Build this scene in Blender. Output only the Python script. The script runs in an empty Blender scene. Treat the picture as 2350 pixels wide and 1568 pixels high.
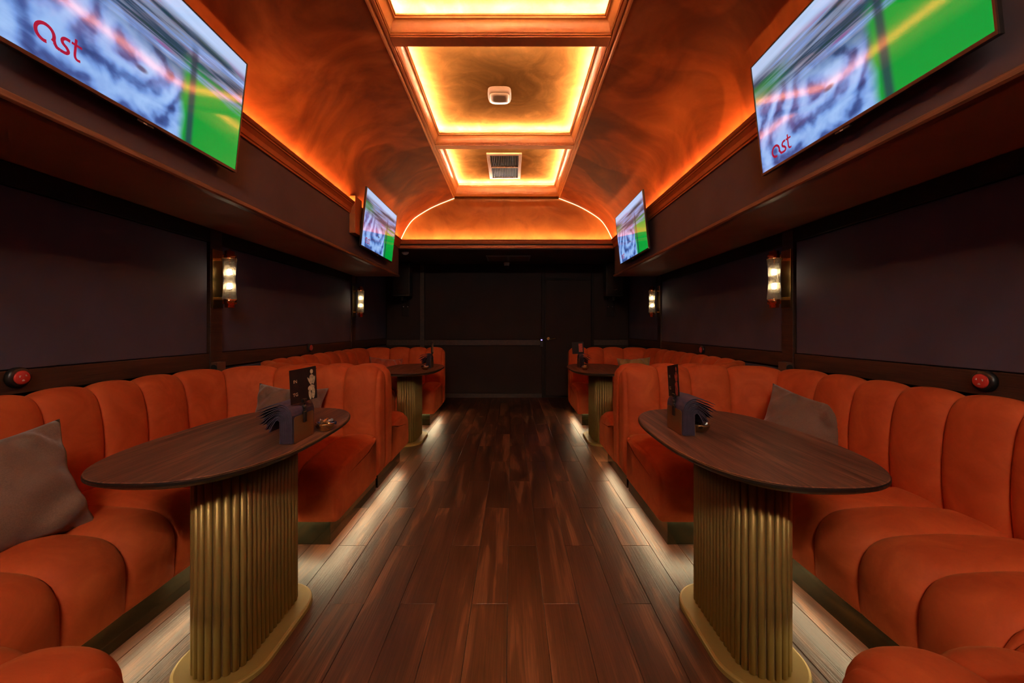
import bpy, bmesh, math, random
from mathutils import Vector, Matrix
random.seed(7)
SC = bpy.context.scene
COL = SC.collection

# ------------------------------------------------------------------ camera
CAMH = 1.24
cd = bpy.data.cameras.new('camera')
cam = bpy.data.objects.new('camera', cd); COL.objects.link(cam)
cam.location = (0, 0, CAMH); cam.rotation_euler = (math.pi/2, 0, 0)
cd.sensor_width = 36.0; cd.lens = 930/2350*36.0
cd.shift_x = 1/2350; cd.shift_y = -32/2350
cd.clip_start = 0.02
SC.camera = cam
# ------------------------------------------------------------------ world, exposure
w = bpy.data.worlds.new('world'); SC.world = w; w.use_nodes = True
w.node_tree.nodes['Background'].inputs[0].default_value = (0, 0, 0, 1)
w.node_tree.nodes['Background'].inputs[1].default_value = 0.0
vs = SC.view_settings
vs.view_transform = 'Standard'; vs.look = 'None'; vs.gamma = 1.0; vs.exposure = 0.25; vs.use_curve_mapping = False
E_TRAY, E_COVE, E_SEAT, E_SCREEN, E_BULB, E_ARCH = 1650.0, 100.0, 60.0, 0.86, 45.0, 4.0
SC.cycles.max_bounces = 8
SC.cycles.diffuse_bounces = 5
SC.cycles.transparent_max_bounces = 16
SC.cycles.sample_clamp_indirect = 4.0
SC.cycles.caustics_reflective = False
SC.cycles.caustics_refractive = False

# ------------------------------------------------------------------ materials
def newmat(name):
    m = bpy.data.materials.new(name); m.use_nodes = True
    return m, m.node_tree, m.node_tree.nodes['Principled BSDF']
def lk(nt, a, b): nt.links.new(a, b)
def N(nt, t, **kw):
    n = nt.nodes.new(t)
    for k, v in kw.items():
        if k in ('inp',):
            for kk, vv in v.items(): n.inputs[kk].default_value = vv
        else: setattr(n, k, v)
    return n
def ramp(nt, stops, interp='LINEAR'):
    r = nt.nodes.new('ShaderNodeValToRGB'); r.color_ramp.interpolation = interp
    els = r.color_ramp.elements
    while len(els) < len(stops): els.new(0.5)
    for e, (p, c) in zip(els, stops):
        e.position = p; e.color = (*c, 1) if len(c) == 3 else c
    return r
def mapping(nt, scale=(1,1,1), rot=(0,0,0), loc=(0,0,0), coord='Object'):
    tc = nt.nodes.new('ShaderNodeTexCoord'); mp = nt.nodes.new('ShaderNodeMapping')
    mp.inputs['Scale'].default_value = scale; mp.inputs['Rotation'].default_value = rot; mp.inputs['Location'].default_value = loc
    lk(nt, tc.outputs[coord], mp.inputs[0]); return mp.outputs[0]
def bump(nt, bsdf, height, strength=0.2, dist=0.01):
    b = nt.nodes.new('ShaderNodeBump'); b.inputs['Strength'].default_value = strength; b.inputs['Distance'].default_value = dist
    lk(nt, height, b.inputs['Height']); lk(nt, b.outputs[0], bsdf.inputs['Normal'])
def simple(name, col, rough=0.6, metal=0.0, noise=0.0, nscale=20, bstr=0.0, spec=None, sheen=0.0):
    m, nt, b = newmat(name)
    b.inputs['Base Color'].default_value = (*col, 1); b.inputs['Roughness'].default_value = rough; b.inputs['Metallic'].default_value = metal
    if spec is not None: b.inputs['Specular IOR Level'].default_value = spec
    if sheen: b.inputs['Sheen Weight'].default_value = sheen
    v = mapping(nt, (1,1,1)); n = N(nt, 'ShaderNodeTexNoise', inp={'Scale': nscale, 'Detail': 5.0}); lk(nt, v, n.inputs['Vector'])
    if noise:
        lo = tuple(c*(1-noise) for c in col); hi = tuple(min(1, c*(1+noise)) for c in col)
        r = ramp(nt, [(0.3, lo), (0.7, hi)]); lk(nt, n.outputs['Fac'], r.inputs[0]); lk(nt, r.outputs[0], b.inputs['Base Color'])
    if bstr: bump(nt, b, n.outputs['Fac'], bstr, 0.004)
    return m
def emit(name, col, strength):
    m, nt, b = newmat(name)
    b.inputs['Base Color'].default_value = (*col, 1)
    b.inputs['Emission Color'].default_value = (*col, 1); b.inputs['Emission Strength'].default_value = strength
    return m
M = {}
def velvet(name, dark, mid, hi, sheencol):
    m, nt, b = newmat(name)
    v = mapping(nt)
    n = N(nt, 'ShaderNodeTexNoise', inp={'Scale': 5.0, 'Detail': 4.0, 'Roughness': 0.6, 'Distortion': 1.2}); lk(nt, v, n.inputs['Vector'])
    r = ramp(nt, [(0.3, dark), (0.52, mid), (0.75, hi)]); lk(nt, n.outputs['Fac'], r.inputs[0]); lk(nt, r.outputs[0], b.inputs['Base Color'])
    b.inputs['Roughness'].default_value = 0.75; b.inputs['Specular IOR Level'].default_value = 0.25
    b.inputs['Sheen Weight'].default_value = 0.22; b.inputs['Sheen Tint'].default_value = (*sheencol, 1); b.inputs['Sheen Roughness'].default_value = 0.4
    n2 = N(nt, 'ShaderNodeTexNoise', inp={'Scale': 9.0, 'Detail': 6.0, 'Roughness': 0.55}); lk(nt, v, n2.inputs['Vector'])
    bump(nt, b, n2.outputs['Fac'], 0.35, 0.012)
    return m
M['velvet'] = velvet('orange_velvet', (0.46, 0.066, 0.013), (0.56, 0.088, 0.018), (0.66, 0.116, 0.025), (1.0, 0.35, 0.10))
def cloth(name, col):
    m, nt, b = newmat(name)
    v = mapping(nt)
    n = N(nt, 'ShaderNodeTexNoise', inp={'Scale': 260.0, 'Detail': 2.0}); lk(nt, v, n.inputs['Vector'])
    r = ramp(nt, [(0.3, tuple(c*0.8 for c in col)), (0.7, tuple(c*1.15 for c in col))]); lk(nt, n.outputs['Fac'], r.inputs[0]); lk(nt, r.outputs[0], b.inputs['Base Color'])
    b.inputs['Roughness'].default_value = 0.8; b.inputs['Sheen Weight'].default_value = 0.3
    n2 = N(nt, 'ShaderNodeTexNoise', inp={'Scale': 7.0, 'Detail': 2.0, 'Distortion': 0.8}); lk(nt, v, n2.inputs['Vector'])
    bump(nt, b, n2.outputs['Fac'], 0.5, 0.03)
    return m
M['taupe'] = cloth('taupe_cloth', (0.145, 0.080, 0.050))
M['rust'] = cloth('rust_cloth', (0.40, 0.07, 0.02))
M['olive'] = cloth('olive_cloth', (0.34, 0.21, 0.06))
# floor plank walnut
def plankmat():
    m, nt, b = newmat('walnut_plank')
    oi = N(nt, 'ShaderNodeObjectInfo'); tc = N(nt, 'ShaderNodeTexCoord')
    off = N(nt, 'ShaderNodeVectorMath', operation='SCALE'); cx = N(nt, 'ShaderNodeCombineXYZ')
    lk(nt, oi.outputs['Random'], cx.inputs[0]); lk(nt, oi.outputs['Random'], cx.inputs[1]); lk(nt, cx.outputs[0], off.inputs[0]); off.inputs['Scale'].default_value = 37.0
    add = N(nt, 'ShaderNodeVectorMath', operation='ADD'); lk(nt, tc.outputs['Object'], add.inputs[0]); lk(nt, off.outputs[0], add.inputs[1])
    mp = N(nt, 'ShaderNodeMapping'); mp.inputs['Scale'].default_value = (10.0, 1.1, 1); lk(nt, add.outputs[0], mp.inputs[0])
    n = N(nt, 'ShaderNodeTexNoise', inp={'Scale': 1.0, 'Detail': 3.0, 'Roughness': 0.5, 'Distortion': 1.1}); lk(nt, mp.outputs[0], n.inputs['Vector'])
    r = ramp(nt, [(0.30, (0.030, 0.012, 0.006)), (0.47, (0.062, 0.023, 0.011)), (0.56, (0.085, 0.032, 0.014)), (0.61, (0.165, 0.064, 0.027)), (0.75, (0.20, 0.080, 0.034))])
    lk(nt, n.outputs['Fac'], r.inputs[0])
    mp2 = N(nt, 'ShaderNodeMapping'); mp2.inputs['Scale'].default_value = (170, 3.0, 1); lk(nt, add.outputs[0], mp2.inputs[0])
    n2 = N(nt, 'ShaderNodeTexNoise', inp={'Scale': 1.0, 'Detail': 4.0, 'Distortion': 0.4}); lk(nt, mp2.outputs[0], n2.inputs['Vector'])
    r2 = ramp(nt, [(0.35, (0.62, 0.62, 0.62)), (0.6, (1.1, 1.1, 1.1))]); lk(nt, n2.outputs['Fac'], r2.inputs[0])
    mx = N(nt, 'ShaderNodeMix', data_type='RGBA', blend_type='MULTIPLY'); mx.inputs[0].default_value = 1.0
    lk(nt, r.outputs[0], mx.inputs[6]); lk(nt, r2.outputs[0], mx.inputs[7])
    hs = N(nt, 'ShaderNodeHueSaturation'); mr = N(nt, 'ShaderNodeMapRange'); mr.inputs['To Min'].default_value = 0.75; mr.inputs['To Max'].default_value = 1.3
    lk(nt, oi.outputs['Random'], mr.inputs[0]); lk(nt, mr.outputs[0], hs.inputs['Value']); lk(nt, mx.outputs[2], hs.inputs['Color'])
    lk(nt, hs.outputs[0], b.inputs['Base Color'])
    b.inputs['Roughness'].default_value = 0.36; b.inputs['Specular IOR Level'].default_value = 0.5
    bump(nt, b, n2.outputs['Fac'], 0.35, 0.003)
    return m
M['plank'] = plankmat()
def woodmat(name, cols, sc=(14, 1.6, 14), rough=0.45, bs=0.3, rings=True):
    m, nt, b = newmat(name)
    v = mapping(nt, sc)
    n = N(nt, 'ShaderNodeTexNoise', inp={'Scale': 1.0, 'Detail': 4.0, 'Roughness': 0.55, 'Distortion': 1.5}); lk(nt, v, n.inputs['Vector'])
    v2 = mapping(nt, tuple(s*9 if i != 1 else s*2 for i, s in enumerate(sc)))
    n2 = N(nt, 'ShaderNodeTexNoise', inp={'Scale': 1.0, 'Detail': 3.0}); lk(nt, v2, n2.inputs['Vector'])
    ad = N(nt, 'ShaderNodeMath', operation='MULTIPLY_ADD'); lk(nt, n2.outputs['Fac'], ad.inputs[0]); ad.inputs[1].default_value = 0.5; 
    sub = N(nt, 'ShaderNodeMath', operation='SUBTRACT'); lk(nt, n.outputs['Fac'], sub.inputs[0]); sub.inputs[1].default_value = 0.25; lk(nt, sub.outputs[0], ad.inputs[2])
    r = ramp(nt, [(0.32, cols[0]), (0.5, cols[1]), (0.68, cols[2])]); lk(nt, ad.outputs[0], r.inputs[0]); lk(nt, r.outputs[0], b.inputs['Base Color'])
    b.inputs['Roughness'].default_value = rough
    bump(nt, b, n2.outputs['Fac'], bs, 0.003)
    return m
M['tabletop'] = woodmat('tabletop_walnut', ((0.060, 0.024, 0.013), (0.135, 0.055, 0.029), (0.26, 0.105, 0.052)), (18, 1.2, 10), 0.42)
M['tableedge'] = simple('tabletop_edge_black', (0.012, 0.008, 0.006), 0.4)
M['darkwood'] = woodmat('dark_rail_wood', ((0.020, 0.009, 0.006), (0.034, 0.015, 0.009), (0.05, 0.022, 0.013)), (20, 1.5, 20), 0.55)
M['blackwood'] = simple('black_stained_wood', (0.011, 0.0065, 0.0055), 0.65, noise=0.25, nscale=30, spec=0.25)
M['trimwood'] = woodmat('soffit_trim_wood', ((0.10, 0.045, 0.025), (0.17, 0.075, 0.04), (0.26, 0.12, 0.065)), (25, 2.0, 25), 0.4)
M['wallfab'] = simple('dark_wall_covering', (0.052, 0.052, 0.085), 0.75, noise=0.12, nscale=3.5, bstr=0.06, spec=0.3)  # bluish base colour stands in for part of the televisions' blue light
M['fascia'] = simple('soffit_fascia_covering', (0.080, 0.062, 0.074), 0.7, noise=0.15, nscale=3, bstr=0.05, spec=0.3)
M['farfab'] = simple('far_wall_covering', (0.020, 0.0105, 0.009), 0.75, noise=0.12, nscale=3.5, spec=0.3)
M['soffit'] = simple('soffit_underside_paint', (0.27, 0.165, 0.105), 0.7, noise=0.08, nscale=4, bstr=0.03)
M['rearceil'] = simple('rear_ceiling_paint', (0.085, 0.050, 0.034), 0.7, noise=0.1, nscale=4)
def copper(name, a, b_, c, scale=2.2, rough=0.5, metal=0.25, bs=0.12, bright=1.0):
    m, nt, b = newmat(name)
    v = mapping(nt, (1, 1, 1))
    n = N(nt, 'ShaderNodeTexNoise', inp={'Scale': scale, 'Detail': 7.0, 'Roughness': 0.55, 'Distortion': 2.4}); lk(nt, v, n.inputs['Vector'])
    r = ramp(nt, [(0.28, a), (0.5, b_), (0.72, c)]); lk(nt, n.outputs['Fac'], r.inputs[0]); lk(nt, r.outputs[0], b.inputs['Base Color'])
    b.inputs['Metallic'].default_value = metal
    rr = N(nt, 'ShaderNodeMapRange'); rr.inputs['To Min'].default_value = rough-0.12; rr.inputs['To Max'].default_value = rough+0.15; lk(nt, n.outputs['Fac'], rr.inputs[0]); lk(nt, rr.outputs[0], b.inputs['Roughness'])
    n2 = N(nt, 'ShaderNodeTexNoise', inp={'Scale': scale*2.2, 'Detail': 6.0, 'Distortion': 3.0}); lk(nt, v, n2.inputs['Vector'])
    if bs > 0.09:   # overlapping trowel strokes
        wn_ = N(nt, 'ShaderNodeTexNoise', inp={'Scale': scale*0.9, 'Detail': 1.0}); lk(nt, v, wn_.inputs['Vector'])
        sc_ = N(nt, 'ShaderNodeVectorMath', operation='SCALE'); sc_.inputs['Scale'].default_value = 1.5; lk(nt, wn_.outputs['Color'], sc_.inputs[0])
        ad_ = N(nt, 'ShaderNodeVectorMath', operation='ADD'); lk(nt, v, ad_.inputs[0]); lk(nt, sc_.outputs[0], ad_.inputs[1])
        mp_ = N(nt, 'ShaderNodeMapping'); mp_.inputs['Scale'].default_value = (1.0, 2.6, 1.0); lk(nt, ad_.outputs[0], mp_.inputs[0])
        vo = N(nt, 'ShaderNodeTexVoronoi', feature='SMOOTH_F1', inp={'Scale': scale*0.85, 'Smoothness': 0.25}); lk(nt, mp_.outputs[0], vo.inputs['Vector'])
        bw = N(nt, 'ShaderNodeRGBToBW'); lk(nt, vo.outputs['Color'], bw.inputs[0])
        mr_ = N(nt, 'ShaderNodeMapRange'); mr_.inputs['From Min'].default_value = 0.2; mr_.inputs['From Max'].default_value = 0.8; mr_.inputs['To Min'].default_value = 0.66; mr_.inputs['To Max'].default_value = 1.18; lk(nt, bw.outputs[0], mr_.inputs[0])
        hs = N(nt, 'ShaderNodeHueSaturation'); lk(nt, mr_.outputs[0], hs.inputs['Value']); lk(nt, r.outputs[0], hs.inputs['Color']); lk(nt, hs.outputs[0], b.inputs['Base Color'])
    bump(nt, b, n2.outputs['Fac'], bs, 0.02)
    return m
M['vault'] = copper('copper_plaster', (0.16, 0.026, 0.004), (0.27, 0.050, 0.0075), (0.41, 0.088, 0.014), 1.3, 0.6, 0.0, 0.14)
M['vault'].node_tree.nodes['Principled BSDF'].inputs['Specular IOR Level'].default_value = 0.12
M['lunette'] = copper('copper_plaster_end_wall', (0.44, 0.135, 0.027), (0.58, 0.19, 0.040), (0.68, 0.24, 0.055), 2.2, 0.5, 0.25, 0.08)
M['crown'] = copper('copper_moulding_paint', (0.54, 0.140, 0.026), (0.61, 0.165, 0.031), (0.67, 0.185, 0.036), 6.0, 0.42, 0.2, 0.03)
M['tray'] = copper('bronze_tray_paint', (0.066, 0.0200, 0.0045), (0.090, 0.029, 0.0062), (0.125, 0.041, 0.0095), 3.0, 0.7, 0.0, 0.08)
M['tray'].node_tree.nodes['Principled BSDF'].inputs['Specular IOR Level'].default_value = 0.0
M['plinth'] = simple('dark_mirror_plinth', (0.085, 0.08, 0.04), 0.12, metal=0.85, noise=0.2, nscale=8)
M['gold'] = simple('gold_slat_paint', (0.36, 0.235, 0.064), 0.46, metal=0.55, noise=0.06, nscale=12)
M['golddark'] = simple('gold_groove_paint', (0.14, 0.08, 0.03), 0.6, metal=0.4)
M['brass'] = simple('polished_brass', (0.72, 0.50, 0.20), 0.22, metal=1.0)
M['copperm'] = simple('polished_copper', (0.75, 0.30, 0.12), 0.2, metal=1.0)
M['bronze'] = simple('brushed_bronze_plate', (0.42, 0.22, 0.10), 0.35, metal=0.9)
M['black'] = simple('black_plastic', (0.010, 0.009, 0.009), 0.4)
M['bezel'] = simple('tv_bezel_metal', (0.10, 0.06, 0.04), 0.3, metal=0.6)
M['speaker'] = simple('speaker_black', (0.020, 0.014, 0.012), 0.6, bstr=0.2, nscale=200)
M['white'] = simple('white_plastic', (0.72, 0.66, 0.60), 0.45)
M['grey'] = simple('grey_metal', (0.35, 0.33, 0.31), 0.35, metal=0.7)
M['steel'] = simple('screw_steel', (0.8, 0.78, 0.75), 0.25, metal=1.0)
M['napkin'] = simple('black_paper_napkin', (0.058, 0.044, 0.080), 0.75, noise=0.2, nscale=40, bstr=0.1)
M['card'] = simple('black_card', (0.012, 0.009, 0.009), 0.35)
M['print'] = simple('cream_print', (0.62, 0.48, 0.28), 0.5, noise=0.35, nscale=90)
M['printred'] = simple('coral_print', (0.62, 0.12, 0.07), 0.5, noise=0.35, nscale=90)
M['vent'] = simple('bronze_vent_paint', (0.20, 0.072, 0.024), 0.7, spec=0.1)
M['ventdark'] = simple('vent_cavity', (0.006, 0.005, 0.005), 0.9)  # flat near-black sheet, paints in the shade behind the grille slats
M['ventslat'] = simple('grey_vent_slat', (0.07, 0.045, 0.03), 0.7, spec=0.1)
M['redbtn'] = simple('red_button_plastic', (0.62, 0.045, 0.03), 0.3)
M['label'] = simple('white_button_print', (0.8, 0.7, 0.65), 0.5)
M['apwhite'] = simple('ceiling_unit_plastic', (0.12, 0.047, 0.020), 0.6, spec=0.15)
M['candy_gold'] = simple('gold_foil_wrapper', (0.85, 0.58, 0.25), 0.2, metal=0.9, bstr=0.5, nscale=120)
M['candy_white'] = simple('silver_foil_wrapper', (0.85, 0.82, 0.80), 0.2, metal=0.8, bstr=0.5, nscale=120)
M['candy_blue'] = simple('dark_blue_wrapper', (0.03, 0.05, 0.14), 0.15)
M['candy_brown'] = simple('dark_brown_wrapper', (0.06, 0.025, 0.015), 0.2)
LEDC = (1.0, 0.66, 0.30)
M['led_tray'] = emit('warm_white_led_tray', (1.0, 0.87, 0.68), E_TRAY)
M['led_cove'] = emit('warm_led_cove', (1.0, 0.62, 0.26), E_COVE)
M['led_arch'] = emit('warm_led_arch', (1.0, 0.66, 0.30), E_ARCH)
M['led_seat'] = emit('soft_white_led_seat', (1.0, 0.88, 0.52), E_SEAT)
M['bulb'] = emit('bulb_glow', (1.0, 0.84, 0.58), E_BULB)
M['blueled'] = emit('blue_status_light', (0.12, 0.08, 1.0), 14.0)
def glassmat():
    m = bpy.data.materials.new('clear_fluted_glass'); m.use_nodes = True; nt = m.node_tree; nt.nodes.clear()
    o = N(nt, 'ShaderNodeOutputMaterial'); t = N(nt, 'ShaderNodeBsdfTransparent'); g = N(nt, 'ShaderNodeBsdfGlossy'); g.inputs['Roughness'].default_value = 0.08
    t.inputs[0].default_value = (0.93, 0.88, 0.80, 1)
    g.inputs[0].default_value = (0.95, 0.9, 0.82, 1)
    f = N(nt, 'ShaderNodeLayerWeight'); f.inputs[0].default_value = 0.35; mx = N(nt, 'ShaderNodeMixShader')
    tl = N(nt, 'ShaderNodeBsdfTranslucent'); tl.inputs[0].default_value = (0.95, 0.85, 0.68, 1); df_ = N(nt, 'ShaderNodeBsdfDiffuse'); df_.inputs[0].default_value = (0.9, 0.8, 0.65, 1)
    m1 = N(nt, 'ShaderNodeMixShader'); m1.inputs[0].default_value = 0.5; lk(nt, tl.outputs[0], m1.inputs[1]); lk(nt, df_.outputs[0], m1.inputs[2])
    m2 = N(nt, 'ShaderNodeMixShader'); m2.inputs[0].default_value = 0.24; lk(nt, t.outputs[0], m2.inputs[1]); lk(nt, m1.outputs[0], m2.inputs[2])
    lk(nt, f.outputs['Fresnel'], mx.inputs[0]); lk(nt, m2.outputs[0], mx.inputs[1]); lk(nt, g.outputs[0], mx.inputs[2]); lk(nt, mx.outputs[0], o.inputs[0])
    return m
M['glass'] = glassmat()
def screenmat():
    # object coordinates: x 0..W (left to right), y 0..H
    m, nt, b = newmat('tv_picture')
    tc = N(nt, 'ShaderNodeTexCoord'); sp = N(nt, 'ShaderNodeSeparateXYZ'); lk(nt, tc.outputs['Object'], sp.inputs[0])
    def math_(op, a, b2=None, c=None, clamp=False):
        n = N(nt, 'ShaderNodeMath', operation=op, use_clamp=clamp)
        for i, x in enumerate((a, b2, c)):
            if x is None: continue
            if isinstance(x, (int, float)): n.inputs[i].default_value = x
            else: lk(nt, x, n.inputs[i])
        return n.outputs[0]
    def mr(x, a, b2, smooth=True):
        n = N(nt, 'ShaderNodeMapRange', interpolation_type='SMOOTHSTEP' if smooth else 'LINEAR'); lk(nt, x, n.inputs[0]); n.inputs[1].default_value = a; n.inputs[2].default_value = b2; return n.outputs[0]
    def mix(f, a, c):
        n = N(nt, 'ShaderNodeMix', data_type='RGBA')
        lk(nt, f, n.inputs[0])
        for i, x in ((6, a), (7, c)):
            if isinstance(x, tuple): n.inputs[i].default_value = (*x, 1)
            else: lk(nt, x, n.inputs[i])
        return n.outputs[2]
    U, V = sp.outputs[0], sp.outputs[1]
    def noise(scale, rot=0.0, sc=1.0, det=3.0, dist=0.0, loc=(0,0,0)):
        mp = N(nt, 'ShaderNodeMapping'); mp.inputs['Scale'].default_value = scale; mp.inputs['Rotation'].default_value = (0, 0, rot); mp.inputs['Location'].default_value = loc
        lk(nt, tc.outputs['Object'], mp.inputs[0])
        n = N(nt, 'ShaderNodeTexNoise', inp={'Scale': sc, 'Detail': det, 'Distortion': dist}); lk(nt, mp.outputs[0], n.inputs['Vector']); return n.outputs['Fac']
    # swirl around a point
    mp = N(nt, 'ShaderNodeMapping'); mp.inputs['Location'].default_value = (-0.42*1.0, -0.20*1.0, 0)
    lk(nt, tc.outputs['Object'], mp.inputs[0])
    wv = N(nt, 'ShaderNodeTexWave', wave_type='RINGS', rings_direction='Z', inp={'Scale': 2.2, 'Distortion': 13.0, 'Detail': 4.0, 'Detail Scale': 1.2}); lk(nt, mp.outputs[0], wv.inputs['Vector'])
    rs = ramp(nt, [(0.20, (0.008, 0.02, 0.10)), (0.38, (0.05, 0.10, 0.32)), (0.58, (0.17, 0.32, 0.72)), (0.9, (0.36, 0.56, 0.92))]); 
    nz = noise((5, 9, 1), 0.5, 1.0, 5.0, 1.0)
    sw = math_('ADD', math_('MULTIPLY', wv.outputs['Fac'], 0.45), math_('MULTIPLY', nz, 0.75)); lk(nt, sw, rs.inputs[0])
    n1 = noise((1.4, 26, 1), -0.10, 1.0, 5.0, 0.3)
    r1 = ramp(nt, [(0.34, (0.004, 0.04, 0.045)), (0.42, (0.02, 0.06, 0.12)), (0.47, (0.12, 0.15, 0.24)), (0.51, (0.20, 0.25, 0.36)), (0.57, (0.17, 0.27, 0.56)), (0.66, (0.36, 0.50, 0.86))]); lk(nt, n1, r1.inputs[0])
    fstreak = mr(math_('ADD', V, math_('MULTIPLY', U, 0.16)), 0.33, 0.47)
    c = mix(fstreak, rs.outputs[0], r1.outputs[0])
    # pink smear
    n3 = noise((2.0, 16, 1), -0.15, 1.0, 2.0, 0.0, (3.1, 4.2, 0))
    fp = math_('MULTIPLY', math_('MULTIPLY', mr(n3, 0.58, 0.68), mr(V, 0.30, 0.36)), 0.7)
    c = mix(fp, c, (0.26, 0.05, 0.22))
    # pale sky at the top
    c = mix(math_('MULTIPLY', mr(V, 0.50, 0.56), 0.85), c, (0.50, 0.66, 0.95))
    # green field
    ng = noise((3, 5, 1), 0.3, 1.0, 2.0)
    edge = math_('ADD', U, math_('MULTIPLY', math_('SUBTRACT', ng, 0.5), 0.10))
    fg = math_('MULTIPLY', mr(edge, 0.68, 0.74), math_('SUBTRACT', 1.0, mr(math_('ADD', V, math_('MULTIPLY', math_('SUBTRACT', n1, 0.5), 0.25)), 0.30, 0.40)))
    c = mix(fg, c, (0.0, 0.33, 0.035))
    fg2 = math_('MULTIPLY', math_('SUBTRACT', 1.0, mr(U, 0.10, 0.34)), math_('MULTIPLY', mr(V, 0.36, 0.42), math_('SUBTRACT', 1.0, mr(V, 0.46, 0.50))))
    c = mix(math_('MULTIPLY', fg2, 0.8), c, (0.01, 0.22, 0.05))
    # dark post
    pu = math_('ABSOLUTE', math_('SUBTRACT', math_('ADD', U, math_('MULTIPLY', V, 0.03)), 0.765))
    fpst = math_('MULTIPLY', math_('SUBTRACT', 1.0, mr(pu, 0.006, 0.032)), math_('SUBTRACT', 1.0, mr(V, 0.40, 0.50)))
    c = mix(math_('MULTIPLY', fpst, 0.85), c, (0.012, 0.03, 0.07))
    # dark eye patch
    du = math_('SUBTRACT', U, 0.50); dv = math_('SUBTRACT', V, 0.20)
    dd = math_('SQRT', math_('ADD', math_('MULTIPLY', du, du), math_('MULTIPLY', math_('MULTIPLY', dv, dv), 6.0)))
    c = mix(math_('MULTIPLY', math_('SUBTRACT', 1.0, mr(dd, 0.012, 0.04)), 0.85), c, (0.03, 0.03, 0.10))
    b.inputs['Base Color'].default_value = (0.01, 0.01, 0.012, 1)
    lk(nt, c, b.inputs['Emission Color']); b.inputs['Emission Strength'].default_value = E_SCREEN
    b.inputs['Roughness'].default_value = 0.06; b.inputs['Specular IOR Level'].default_value = 0.5
    return m
M['screen'] = screenmat()
M['logo'] = emit('dark_red_screen_logo', (0.26, 0.004, 0.03), 0.9)

# ------------------------------------------------------------------ helpers
CX = -0.072
def X(s, u): return CX + s*u
def empty(name, loc=(0,0,0), parent=None):
    o = bpy.data.objects.new(name, None); COL.objects.link(o); o.location = loc
    o.empty_display_size = 0.05
    if parent: o.parent = parent
    return o
def tag(o, label, cat, group=None):
    o['label'] = label; o['category'] = cat
    if group: o['group'] = group
    return o
def struct(o): o['kind'] = 'structure'; return o
def mobj(name, bm, mat, parent=None, smooth=False, recalc=True, loc=None, mats=None):
    if recalc: bmesh.ops.recalc_face_normals(bm, faces=bm.faces)
    me = bpy.data.meshes.new(name); bm.to_mesh(me); bm.free()
    if smooth:
        for p in me.polygons: p.use_smooth = True
    for mm in (mats or [mat]): me.materials.append(mm)
    o = bpy.data.objects.new(name, me); COL.objects.link(o)
    if parent is not None: o.parent = parent
    if loc is not None: o.location = loc
    return o
def box(bm, x0, x1, y0, y1, z0, z1, mi=0):
    if x0 > x1: x0, x1 = x1, x0
    if y0 > y1: y0, y1 = y1, y0
    vs_ = [bm.verts.new((x, y, z)) for z in (z0, z1) for x, y in ((x0,y0),(x1,y0),(x1,y1),(x0,y1))]
    for f in ((0,3,2,1),(4,5,6,7),(0,1,5,4),(1,2,6,5),(2,3,7,6),(3,0,4,7)):
        fc = bm.faces.new([vs_[i] for i in f]); fc.material_index = mi
    return vs_
def bev(bm, w_=0.003, seg=2):
    bmesh.ops.bevel(bm, geom=list(bm.edges), offset=w_, segments=seg, affect='EDGES', profile=0.6)
def boxobj(name, x0, x1, y0, y1, z0, z1, mat, parent=None, bevel=0.0, seg=2, local=True):
    """box whose object origin is its centre of base (so object coords are local)"""
    bm = bmesh.new()
    ox, oy, oz = ((x0+x1)/2, (y0+y1)/2, (z0+z1)/2) if local else (0, 0, 0)
    box(bm, x0-ox, x1-ox, y0-oy, y1-oy, z0-oz, z1-oz)
    if bevel: bev(bm, bevel, seg)
    loc = Vector((ox, oy, oz))
    if parent is not None: loc = loc - wloc(parent)
    return mobj(name, bm, mat, parent, loc=loc)
def wloc(o):
    v = Vector(o.location)
    while o.parent: o = o.parent; v = v + Vector(o.location)
    return v
def cyl(bm, c, r0, r1, h, seg=24, axis='Z', mi=0, cap=True):
    """frustum from c along axis"""
    ax = {'X': Vector((1,0,0)), 'Y': Vector((0,1,0)), 'Z': Vector((0,0,1))}[axis] if isinstance(axis, str) else Vector(axis).normalized()
    a = ax.orthogonal().normalized(); b_ = ax.cross(a)
    c = Vector(c)
    r_a = [bm.verts.new(c + (a*math.cos(t)+b_*math.sin(t))*r0) for t in [2*math.pi*i/seg for i in range(seg)]]
    r_b = [bm.verts.new(c + ax*h + (a*math.cos(t)+b_*math.sin(t))*r1) for t in [2*math.pi*i/seg for i in range(seg)]]
    for i in range(seg):
        f = bm.faces.new((r_a[i], r_a[(i+1)%seg], r_b[(i+1)%seg], r_b[i])); f.material_index = mi; f.smooth = True
    if cap:
        bm.faces.new(r_a[::-1]).material_index = mi; bm.faces.new(r_b).material_index = mi
def lathe(bm, prof, seg=28, c=(0,0,0), axis='Z'):
    rings = []
    for r, z in prof:
        ring = []
        for i in range(seg):
            t = 2*math.pi*i/seg
            p = (r*math.cos(t), r*math.sin(t), z)
            if axis == 'X': p = (z, p[0], p[1])
            if axis == 'Y': p = (p[0], z, p[1])
            ring.append(bm.verts.new((p[0]+c[0], p[1]+c[1], p[2]+c[2])))
        rings.append(ring)
    for a, b_ in zip(rings, rings[1:]):
        for i in range(seg):
            bm.faces.new((a[i], a[(i+1)%seg], b_[(i+1)%seg], b_[i])).smooth = True
    if prof[0][0] > 1e-5: bm.faces.new(rings[0][::-1])
    if prof[-1][0] > 1e-5: bm.faces.new(rings[-1])
    bmesh.ops.remove_doubles(bm, verts=bm.verts, dist=1e-6)
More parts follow.
